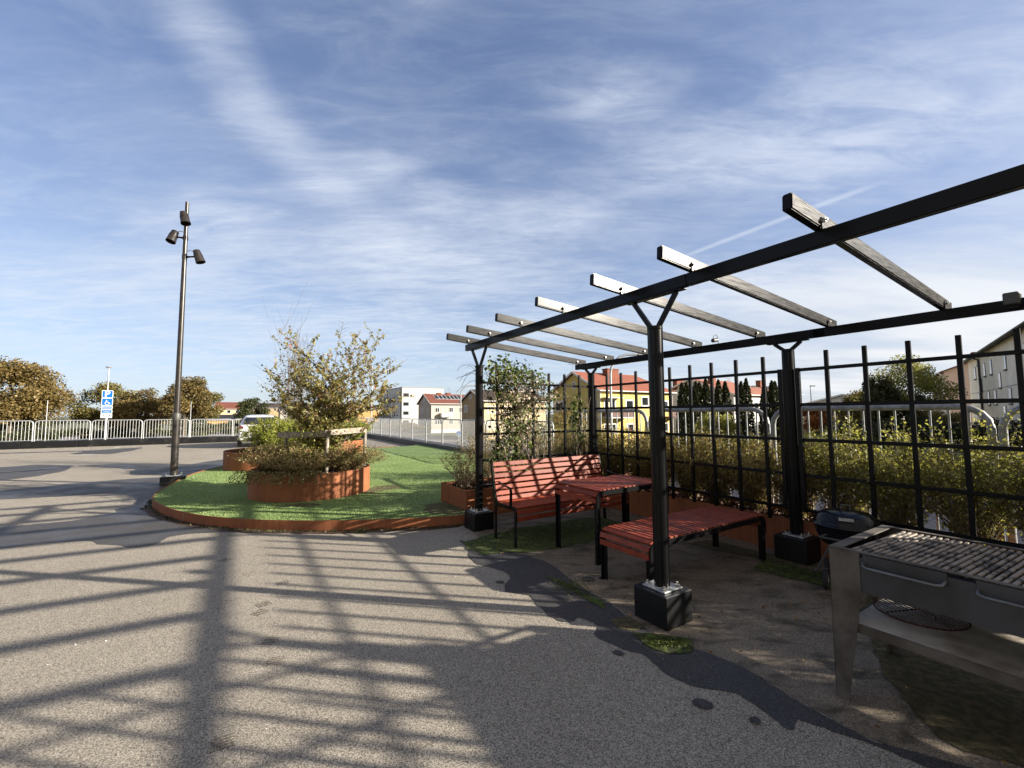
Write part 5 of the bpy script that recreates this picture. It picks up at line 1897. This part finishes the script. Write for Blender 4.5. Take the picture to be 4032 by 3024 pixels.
# dark understorey and hedges beyond the left fence
for k, (lb, x, y, w_, h, ch, mt) in enumerate((('dark shrub mass left of the sign below the golden tree', -67, 62, 6.2, 4.4, 2.2, 'leaf_dark'), ('dark shrub mass behind the sign foot', -61, 70, 5.2, 3.4, 1.7, 'leaf_dark'), ('dark shrub mass between sign and lamp mast', -54, 71, 5, 3.4, 1.7, 'leaf_dark'), ('dark shrub row right behind the lamp mast foot', -50, 80, 5.5, 3.2, 1.6, 'leaf_dark'),
                                               ('reddish bush on the grass bank at the far left', -74, 62, 3.0, 1.8, .9, 'leaf_low'), ('conical small conifer left of the sign', -60.4, 56, .9, 2.4, 1.2, 'leaf_thuja'), ('dark hedge left of the yellow garages', -88, 122, 8, 3.4, 1.7, 'leaf_dark'), ('dark hedge right of the yellow garages', -72, 132, 9, 3.2, 1.6, 'leaf_dark'),
                                               ('dark bush behind the railing at the far corner', -30, 60, 5, 2.4, 1.2, 'leaf_dark'), ('autumn bush beyond the far corner of the railing', -22, 85, 6, 3.2, 1.6, 'leaf_autumn'))):
    far_tree(lb, (x, y, G), h, w_, ch, M[mt], 3600, .3, 30+k, nb=18, trunk=.08, kind='shrub', cz=ch*.95)

# right side
far_tree('big pale yellow green tree behind the right trellis', (43.5, 46.5, G), 10.2, 4.1, 4.0, M['leaf_green_yellow'], 7000, .26, 40, nb=40, cz=6.4)
far_tree('dark layered conifer in front of the pale tree on the right', (34.9, 40.3, G), 8.2, 1.7, 3.9, M['leaf_dark'], 7000, .28, 41, nb=40, cz=4.2)
far_tree('small green tree right of the orange bush', (48.3, 60, G), 7.3, 3.4, 3.2, M['leaf_autumn_green'], 4000, .34, 42, nb=24, cz=4.2)
far_tree('orange leaved bush right of the rear post', (33.9, 48, G), 5.8, 2.2, 2.4, M['leaf_orange'], 3200, .26, 43, nb=18, kind='shrub', cz=3.2)
far_tree('reddish dark bush in front of the pink house', (38.5, 38.2, G), 5.3, 2.6, 2.2, M['leaf_low'], 4200, .24, 44, nb=20, kind='shrub', cz=2.9)
far_tree('dark green garden conifer left of the pink house', (36.9, 39.0, G), 6.0, 1.3, 2.6, M['leaf_thuja'], 4000, .2, 45, nb=22, cz=3.2)
for k, (lb, a, b_, w_, h, mt) in enumerate((('dark clipped hedge section behind the railing, left of centre', 14.5, 43, 3.2, 4.0, 'leaf_thuja'), ('dark clipped hedge section behind the railing, at centre', 12.0, 46.2, 3.2, 4.0, 'leaf_thuja'), ('dark clipped hedge section behind the railing, right of centre', 9.2, 47.5, 3.2, 3.9, 'leaf_thuja'), ('dark clipped hedge section behind the railing, near the beige block', 6.5, 47.5, 3.0, 3.8, 'leaf_thuja'),
                                            ('yellow green garden bush below the thujas', 17.5, 31.5, 2.5, 3.1, 'leaf_green_yellow'), ('green garden bush right of the yellow house', 19.8, 27.5, 2.4, 3.0, 'leaf_autumn_green'), ('dark green garden bush in front of the yellow house', 17.3, 21.6, 1.6, 3.3, 'leaf_dark'),
                                            ('pale variegated bush in front of the thujas', 20.5, 32.5, 2.0, 4.6, 'leaf_green_yellow'), ('yellow bush right of the rear post', 13.8, 33.5, 2.2, 2.9, 'leaf_green_yellow'), ('dark red leaved bush beside the yellow house gable', 35.5, 29.8, 2.6, 5.0, 'leaf_low'), ('green bush behind the vine trellis', 31, 22.5, 3.5, 4.4, 'leaf_autumn_green'),
                                            ('brown green shrubs at the foot of the yellow house gable', 27, 22.0, 3.0, 3.2, 'leaf_hedge'))):
    far_tree(lb, F(a, b_, G), h, w_, h*.48, M[mt], 4200, .2, 60+k, nb=22, trunk=.06, kind='shrub', cz=h*.5)


def thuja(label, a, b_, h, w_, n=3200):
    t = thing('thuja', label, 'conifer', F(a, b_, G), 0, 'row of dark thujas beyond the railing')
    z = nr.rand(n)**.8
    prof = np.clip(np.minimum(z*6+.55, 1.0)*(1-z**2.6)**.7, .04, 1)
    an = nr.uniform(0, 6.283, n)
    lump = 1+.13*np.sin(an*5+z*21)+.10*np.sin(an*3-z*33+1)
    rr_ = prof*w_*lump*(.75+.25*nr.rand(n))
    P = np.stack([rr_*np.cos(an), rr_*np.sin(an), z*h], axis=1)
    foliage('foliage', P, .22, .5, M['leaf_thuja'], t, upb=1.2)
    MB().tube([(0, 0, 0), (0, 0, h*.9)], [.1, .02], 8).build('trunk', M['bark'], t)
    return t


cy = [(25.21, 34.92, 4.31), (25.0, 35.30, 4.31), (24.51, 36.02, 4.43), (24.35, 36.35, 4.34), (24.02, 36.85, 4.72), (23.36, 37.83, 4.59), (23.05, 38.42, 4.42), (22.22, 39.63, 4.41), (21.99, 40.1, 4.70), (21.04, 41.48, 4.11), (20.67, 42.07, 4.46), (20.55, 42.4, 4.40)]
lbs = ['leftmost thuja of the row', 'second thuja, twin of the leftmost', 'third thuja, narrow with a pointed top', 'short fourth thuja squeezed beside the tall fifth', 'tall broad fifth thuja', 'sixth thuja from the left, left of a pair', 'seventh thuja, lower right of a pair', 'eighth thuja, half hidden left of the tallest', 'tallest thuja right of the middle of the row', 'tenth thuja, smallest and behind a trellis bar', 'eleventh thuja near the rear post', 'last thuja beside the rear post']
for (a, b_, z), lb in zip(cy, lbs):
    thuja(lb+' beyond the railing', a, b_, z-G, .62)


def shrub(name, label, cat, loc, r, h, z0, nst, nleaf, leaf, lmat, tmat, group=None, spread=.8, top=None, squash=1., leafpow=.7, seed=0, rx=None, tonebias=0., stem_r=.004, aspect=.55):
    """fan of stems with side twigs and leaves gathered towards their ends"""
    r_ = random.Random(seed)
    t = thing(name, label, cat, loc, r_.uniform(0, 6.28), group)
    segs = []
    tips = []
    for i in range(nst):
        an = r_.uniform(0, 6.283)
        q = math.sqrt(r_.random())
        ex, ey = r*q*math.cos(an), r*squash*q*math.sin(an)
        ez = h*(1-.45*q*q)*r_.uniform(.72, 1.05)
        bx_, by_ = ex*.15, ey*.15
        pts = []
        for k in range(6):
            s = k/5
            bow = s**1.35
            pts.append((bx_+(ex-bx_)*bow+r_.uniform(-.02, .02)*r*2, by_+(ey-by_)*bow+r_.uniform(-.02, .02)*r*2, z0+(ez-z0)*s))
        for k in range(5):
            segs.append((pts[k], pts[k+1], stem_r*(1-k*.15), stem_r*(1-(k+1)*.15)))
            if k >= 1:
                for _ in range(2):
                    p = pts[k]
                    L = r_.uniform(.10, .26)*max(r, h)*.8
                    a2 = r_.uniform(0, 6.283)
                    e = (p[0]+math.cos(a2)*L*.6, p[1]+math.sin(a2)*L*.6, p[2]+L*r_.uniform(.3, .9))
                    if e[2] > z0+h*1.08:
                        e = (e[0], e[1], z0+h*1.05)
                    segs.append((p, e, stem_r*.55, stem_r*.25))
                    tips.append((p, e))
            tips.append((pts[k], pts[k+1]))
    sticks('branches', segs, tmat, t)
    T0 = np.array([a_[0] for a_ in tips])
    T1 = np.array([a_[1] for a_ in tips])
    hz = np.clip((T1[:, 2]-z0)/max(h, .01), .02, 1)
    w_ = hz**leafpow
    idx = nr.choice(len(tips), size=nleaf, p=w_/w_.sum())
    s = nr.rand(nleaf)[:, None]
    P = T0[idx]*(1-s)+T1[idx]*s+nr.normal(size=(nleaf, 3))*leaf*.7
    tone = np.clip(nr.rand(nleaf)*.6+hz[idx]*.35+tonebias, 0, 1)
    foliage('leaves', P, leaf, aspect, lmat, t, tone=tone, upb=.3)
    return t


# hedge behind the rear trellis
n_h = 22
for i in range(n_h):
    a = 6.1-i*.46
    hh = (1.08 if a > 2.4 else 1.20)+.07*math.sin(i*1.7)-(.12 if a < .3 else 0)
    green = a < 2.4
    nm = ['%s deciduous hedge shrub behind the corner post of the trellis', '%s brownish twiggy hedge shrub behind the red table', '%s hedge shrub behind the middle of the rear trellis', '%s yellow green hedge shrub just right of the rear post',
          '%s yellow green hedge shrub behind the charcoal grill', '%s hedge shrub past the right edge of the photo'][min(5, int(i/4))]
    HL = ['leftmost', 'second from left', 'third from left', 'fourth from left']
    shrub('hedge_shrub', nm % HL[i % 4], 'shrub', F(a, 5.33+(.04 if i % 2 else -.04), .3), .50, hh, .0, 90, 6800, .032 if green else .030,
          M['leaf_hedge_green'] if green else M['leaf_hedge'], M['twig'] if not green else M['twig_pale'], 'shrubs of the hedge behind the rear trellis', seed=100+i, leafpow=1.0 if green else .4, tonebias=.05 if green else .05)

# shrubs in the planter behind the side trellis
for i, (a, b_, r_, hh, lb) in enumerate(((6.1, 2.98, .50, .80, 'open leafy shrub spilling from the corner of the planter left of the bench'), (6.1, 3.8, .45, .75, 'low brown shrub in the planter behind the bench backrest'), (6.1, 4.7, .5, .9, 'taller brown shrub in the planter behind the bench, near its right end'), (6.1, 5.6, .5, .95, 'shrub in the planter behind the corner post'))):
    shrub('planter_shrub', lb, 'shrub', F(a, b_, .34), r_, hh, 0., 46, 1700, .028, M['leaf_hedge'], M['twig_pale'], 'shrubs in the side planter', seed=200+i, leafpow=.8)
# larger tangle behind the side trellis
for i, (a, b_, hh, r_) in enumerate(((8.2, 4.6, 1.25, .8), (7.8, 5.7, 1.3, .8), (7.2, 6.5, 1.35, .7))):
    shrub('wild_shrub', ['brown twiggy shrub behind the left trellis, nearest the vine', 'brown twiggy shrub behind the left trellis, middle one', 'brown twiggy shrub behind the corner post by the railing'][i], 'shrub', F(a, b_, .1), r_, hh, 0., 80, 3600, .03, M['leaf_hedge'], M['twig_pale'], 'shrubs behind the left trellis', seed=230+i, leafpow=.5, stem_r=.005)

# first planter: low cotoneaster-like shrubs spilling over the rim
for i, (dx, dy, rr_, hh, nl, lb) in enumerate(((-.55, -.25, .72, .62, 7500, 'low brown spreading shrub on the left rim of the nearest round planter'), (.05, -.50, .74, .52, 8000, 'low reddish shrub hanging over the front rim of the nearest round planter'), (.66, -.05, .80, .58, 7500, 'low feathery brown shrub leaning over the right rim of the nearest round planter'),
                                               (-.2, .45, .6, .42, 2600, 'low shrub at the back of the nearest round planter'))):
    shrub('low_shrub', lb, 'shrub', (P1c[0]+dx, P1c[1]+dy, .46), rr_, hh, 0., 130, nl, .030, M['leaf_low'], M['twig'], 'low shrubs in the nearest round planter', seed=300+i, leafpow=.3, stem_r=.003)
# hanging sprays over the rim
segs = []
Ps = []
for i in range(60):
    an = R(rng.uniform(225, 300))
    x, y = P1c[0]+.98*math.cos(an), P1c[1]+.98*math.sin(an)
    p = Vector((x*1.0, y, .56))
    q = p
    d = Vector((math.cos(an)*.10+rng.uniform(-.08, .08), math.sin(an)*.10, .03))
    for k in range(4):
        n2 = q+d
        segs.append((tuple(q), tuple(n2), .003, .002))
        for _ in range(9):
            Ps.append(q+(n2-q)*rng.random()+Vector((rng.uniform(-.02, .02), rng.uniform(-.02, .02), rng.uniform(-.02, .02))))
        q = n2
        d = d*.6+Vector((0, 0, -.045))
t = thing('trailing_shrub', 'trailing brown sprays over the front rim of the nearest planter', 'shrub', (0, 0, 0))
sticks('branches', segs, M['twig'], t)
foliage('leaves', np.array([tuple(p) for p in Ps]), .030, .6, M['leaf_low'], t)

# green box-like bushes in the two farther planters
for i, (x, y, rr_, hh, lb) in enumerate(((-6.2, 11.1, .90, 1.06, 'green rounded bush in the left planter, nearest the white car'), (-5.65, 11.7, .9, 1.0, 'green rounded bush in the left planter, right part'), (-6.6, 15.5, .85, .85, 'green bush in the farthest planter, left part'), (-5.85, 15.5, .9, 1.0, 'green bush spilling over the right rim of the farthest planter'))):
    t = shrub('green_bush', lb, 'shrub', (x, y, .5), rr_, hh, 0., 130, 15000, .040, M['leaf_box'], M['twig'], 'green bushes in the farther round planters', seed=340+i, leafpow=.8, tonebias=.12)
shrub('brown_bush', 'dark brown twiggy bush below the green one in the left planter', 'shrub', (-5.9, 11.1, .46), .8, .48, 0., 90, 3400, .028, M['leaf_low'], M['twig'], None, seed=350, leafpow=.3)


# staked young tree
def grow(segs, leaves, p, d, L, r0, depth, rnd, up=.12, droop=0.):
    n = 5
    q = Vector(p)
    dd = Vector(d).normalized()
    pts = [q.copy()]
    for k in range(n):
        dd = (dd+Vector((rnd.uniform(-.18, .18), rnd.uniform(-.18, .18), rnd.uniform(-.08, .14)+up-droop*k))).normalized()
        n2 = q+dd*L/n
        segs.append((tuple(q), tuple(n2), r0*(1-k/n*.6), r0*(1-(k+1)/n*.6)))
        q = n2
        pts.append(q.copy())
    if depth == 0:
        for _ in range(rnd.randint(14, 22)):
            k = rnd.randint(1, n)
            leaves.append(pts[k-1].lerp(pts[k], rnd.random())+Vector([rnd.uniform(-.03, .03) for _ in range(3)]))
        return
    for k in range(1, n+1):
        for _ in range(2 if depth > 1 else 2):
            if rnd.random() < .86:
                a_ = rnd.uniform(0, 6.283)
                side = Vector((math.cos(a_), math.sin(a_), rnd.uniform(-.15, .55)))
                grow(segs, leaves, pts[k], dd*.55+side*.75, L*rnd.uniform(.36, .6), r0*.5, depth-1, rnd, up*.6, droop)


rd = random.Random(21)
segs, lv = [], []
base = Vector((P1c[0]+.22, P1c[1]+.10, .5))
for d, L, r0 in (((.05, 0, 1), 1.75, .020), ((.22, .1, 1), 1.7, .016), ((-.22, .2, 1), 1.5, .015), ((.42, -.05, 1), 1.6, .014), ((-.42, -.1, 1), 1.35, .013), ((-.12, -.3, 1), 1.35, .012), ((.15, -.3, 1), 1.2, .012)):
    grow(segs, lv, base, d, L, r0, 2, rd, .06)
for d, z_, L, r0 in (((1, 0, .38), .9, 1.25, .011), ((.9, .2, .75), 1.0, 1.2, .011), ((1, -.1, .12), .85, 1.15, .010), ((-.9, 0, .5), .8, .75, .010), ((-.8, .1, .9), 1.0, .85, .010), ((.7, -.3, .5), .7, .8, .009), ((1, .1, .6), 1.3, 1.1, .008)):
    grow(segs, lv, base+Vector((.06, 0, z_)), d, L, r0, 1, rd, .0, .02)
t = thing('young_tree', 'staked young tree with olive and red autumn leaves in the nearest planter', 'tree', (0, 0, 0))
sticks('branches', segs, M['twig_grey'], t, 5)
lv = [p for p in lv if p.z > .62]
LP = np.array([tuple(p) for p in lv])
print('young tree leaves', len(LP))
foliage('leaves', LP, .070, .42, M['leaf_tree'], t, upb=-.35)
MB().tube([tuple(base+Vector((.02, 0, 1.2))), tuple(base+Vector((.10, 0, 1.9))), tuple(base+Vector((.16, .0, 2.35))), tuple(base+Vector((.25, .0, 2.75)))], [.010, .007, .005, .003], 6).build('leader', M['twig_grey'], t)
sg = []
for k in range(8):
    p = base+Vector((.19+k*.008, 0, 2.45+k*.04))
    sg.append((tuple(p), tuple(p+Vector((.10*(-1)**k, .03, .06))), .003, .002))
sticks('twigs', sg, M['twig_grey'], t)
P_ = nr.normal(size=(1500, 3))*np.array([.24, .2, .24])+np.array([base.x-.08, base.y-.2, 1.0])
foliage('lower_leaves', P_, .055, .5, M['leaf_green_yellow'], t)

# wooden stake frame
t = thing('tree_stake_frame', 'weathered wooden stake frame around the young tree', 'tree stake', (0, 0, 0))
A_, B_, C_ = Vector((-4.27, 7.62, 0)), Vector((-2.95, 7.55, 0)), Vector((-2.72, 8.35, 0))
A_, B_, C_ = Vector((-4.15, 7.85, 0)), Vector((-3.22, 7.45, 0)), Vector((-2.86, 8.3, 0))
for p in (A_, B_, C_):
    MB().tube([(p.x, p.y, .4), (p.x+.01, p.y, 1.20)], [.032, .028], 12).build('stake', M['stake_wood'], t, smooth=True)
MB().bar((A_.x-.15, A_.y-.0, 1.13), (B_.x+.06, B_.y-.035, 1.17), .022, .10).build('rail', M['stake_wood'], t, bevel=.004)
MB().bar((B_.x-.02, B_.y-.035, 1.185), (C_.x+.06, C_.y-.06, 1.215), .022, .10).build('rail', M['stake_wood'], t, bevel=.004)

# bare columnar tree and seedy shrub behind it
rd = random.Random(5)
segs, lv = [], []
bx, by = -6.45, 12.6
for i in range(34):
    a_ = rd.uniform(0, 6.283)
    q = rd.random()
    d = (math.cos(a_)*.09*q, math.sin(a_)*.09*q, 1)
    grow(segs, lv, (bx+rd.uniform(-.12, .12), by, .6), d, rd.uniform(2.2, 3.5), .009, 1 if i % 2 else 0, rd, .10)
t = thing('bare_tree', 'leafless grey columnar tree behind the staked tree', 'tree', (0, 0, 0))
segs = [s for s in segs if abs(s[1][0]-bx-.05) < .16+.08*s[1][2]]
sticks('branches', segs, M['twig_grey'], t, 4)
segs, lv = [], []
for i in range(13):
    a_ = rd.uniform(1.9, 4.3)
    d = (math.cos(a_)*.22*rd.uniform(.2, 1), math.sin(a_)*.2, 1)
    grow(segs, lv, (-6.0, 11.9, .55), d, rd.uniform(1.7, 2.3), .008, 1, rd, .03)
segs = [s for s in segs if s[1][0] > -6.75]
lv = [p for p in lv if p.x > -6.75]
t = thing('seedhead_shrub', 'arching shrub with dark round seed heads left of the staked tree', 'shrub', (0, 0, 0))
sticks('branches', segs, M['twig_grey'], t, 4)
LP = np.array([tuple(p) for p in lv])[::3]
tag(foliage('seed_heads', LP, .05, .9, M['leaf_seed'], t), kind='stuff')

# climber on the side trellis
rd = random.Random(77)
segs, lf, sd = [], [], []


def W2(b_, z, off=0.):
    v = F(5.22+off, b_, z)
    return v


for (b0, z0, b1, z1, n, sp) in ((3.75, .4, 3.05, 2.15, 16, .10), (3.7, .4, 3.35, 2.2, 18, .12), (3.8, .5, 3.7, 2.1, 14, .14), (3.4, .5, 3.1, 1.9, 10, .12), (3.2, 1.5, 3.9, 1.85, 12, .10), (3.0, 2.0, 3.6, 2.2, 12, .10)):
    for i in range(n):
        p = W2(b0+rd.uniform(-.12, .12), z0, rd.uniform(-.05, .15))
        e = W2(b1+rd.uniform(-.2, .2), z1+rd.uniform(-.35, .12), rd.uniform(-.12, .22))
        mid = p.lerp(e, .5)+Vector((rd.uniform(-sp, sp), rd.uniform(-sp, sp), rd.uniform(-.1, .1)))
        last = p
        for k in range(1, 9):
            s = k/8
            q = p*(1-s)**2+mid*2*s*(1-s)+e*s*s+Vector((rd.uniform(-.03, .03), rd.uniform(-.03, .03), rd.uniform(-.03, .03)))
            segs.append((tuple(last), tuple(q), .004, .0035))
            last = q
cl = thing('climber', 'leafy climber with pale fluffy seed heads over the left trellis', 'climbing plant', (0, 0, 0))
sticks('stems', segs, M['twig_pale'], cl, 4)


def cluster(b_, z, rb, rz, n, depth=.16):
    P = nr.normal(size=(n, 3))*.5
    out = []
    for p in P:
        v = W2(b_+p[0]*rb, z+p[2]*rz, p[1]*depth)
        out.append(tuple(v))
    return out


L1 = []
for (b_, z, rb, rz, n) in ((3.15, 2.12, .24, .20, 380), (2.98, 1.95, .14, .16, 90), (3.5, 2.08, .24, .16, 260), (3.75, 1.95, .22, .14, 150), (3.95, 1.72, .16, .16, 90), (3.2, 1.80, .22, .22, 260), (3.5, 1.6, .26, .24, 260), (3.35, 1.38, .26, .22, 300), (3.25, 1.12, .26, .2, 240), (3.45, .85, .24, .22, 140), (3.1, .9, .2, .2, 80), (3.75, 1.25, .18, .2, 80)):
    L1 += cluster(b_, z, rb, rz, n)
foliage('leaves', np.array(L1), .050, .72, M['leaf_climber'], cl)
L2 = []
for (b_, z, rb, rz, n) in ((3.3, 1.78, .26, .2, 420), (3.6, 1.85, .26, .2, 300), (3.4, 1.45, .26, .3, 420), (3.95, 1.75, .2, .2, 160), (3.3, 1.1, .25, .25, 160)):
    L2 += cluster(b_, z, rb, rz, n, .3)
foliage('seed_heads', np.array(L2), .034, .9, M['seedhead'], cl)
sg = []
for k in range(9):          # loose tendrils curling off the post top
    p = F(5.1, 2.75, 2.0+rd.uniform(-.1, .15))
    d = Vector((rd.uniform(-.4, .3), rd.uniform(-.1, .1), rd.uniform(-.1, .3)))
    for j in range(10):
        q = p+d*.05*1.4
        sg.append((tuple(p), tuple(q), .003, .0025))
        p = q
        d = d+Vector((rd.uniform(-.28, .22), 0, rd.uniform(-.3, .14)))
        d = d.normalized()*.6
sticks('tendrils', sg, M['twig'], cl, 4)
# small climber by the corner post
c2 = thing('climber', 'small sparse climber beside the corner post of the trellis', 'climbing plant', (0, 0, 0))
L3 = []
for (b_, z, rb, rz, n) in ((4.55, 1.62, .13, .16, 120), (4.5, 1.35, .13, .2, 110), (4.6, 1.1, .12, .15, 40)):
    L3 += cluster(b_, z, rb, rz, n, .08)
foliage('leaves', np.array(L3), .055, .75, M['leaf_climber'], c2)
sg = []
for k in range(8):
    p = W2(4.6+rd.uniform(-.1, .1), .5)
    for j in range(9):
        q = p+Vector((rd.uniform(-.05, .05), rd.uniform(-.05, .05), .14))
        sg.append((tuple(p), tuple(q), .0035, .003))
        p = q
sticks('stems', sg, M['twig_pale'], c2, 4)

# unseen tree added on the right, its crown shaped to shade the deck
far_tree('unseen birch added on the right to cast shade', (16.5, -2.9, G), 12.0, 2.8, 1.1, M['leaf_autumn_green'], 5200, .22, 90, nb=26, cz=9.7)
# unseen leaf mass added on the near end trellis, cut to shape its shadow
c3_ = thing('climber', 'unseen leaf mass added on the near end trellis to cast shade', 'climbing plant', F(-.86, 3.8, 0), ROT)
P_ = nr.uniform(size=(16000, 3))*np.array([1.7, .2, .80])+np.array([-.45, -.1, 1.02])
bq = P_[:, 0]+3.8
P_ = P_[(bq > 1.0+2.184*P_[:, 2]) & ((P_[:, 2] > 1.2) | (bq < 4.0)) & (bq < 5.1)]
foliage('leaves', P_, .075, .8, M['leaf_climber'], c3_)

# ground litter, weeds
n = 260
P_ = np.stack([nr.uniform(-.6, 3.2, n), nr.uniform(1.4, 6.0, n), np.full(n, .012)], axis=1)
bb_ = P_[:, 0]*vB.x+P_[:, 1]*vB.y
P_ = P_[(bb_ > 2.3) & (bb_ < 4.9)]
tag(foliage('fallen_leaves', P_, .022, .6, M['leaf_litter'], None, flat=.9), None, None, None, 'stuff')
segs = []
for i in range(60):
    an = rng.uniform(0, 6.28)
    p = Vector((-1.93+rng.uniform(-.06, .06), 5.52+rng.uniform(-.03, .03), .0))
    segs.append((tuple(p), tuple(p+Vector((math.cos(an)*.05, math.sin(an)*.03, rng.uniform(.03, .08)))), .0025, .001))
t = thing('weed_tuft', 'small grass tuft growing at the foot of the curved steel edging', 'weed', (0, 0, 0))
me = sticks('blades', segs, M['leaf_climber'], t)
n = 900
i_ = nr.randint(0, len(ep)-2, n)
EP = np.array(ep)
s_ = nr.rand(n)[:, None]
P2_ = EP[i_]*(1-s_)+EP[i_+1]*s_
P2_ = np.concatenate([P2_+nr.normal(size=(n, 2))*.03-np.array([[.02, .05]]), np.full((n, 1), .012)], axis=1)
tag(foliage('moss', P2_[:, :3], .03, .7, M['leaf_dark'], None, flat=.5), None, None, None, 'stuff')
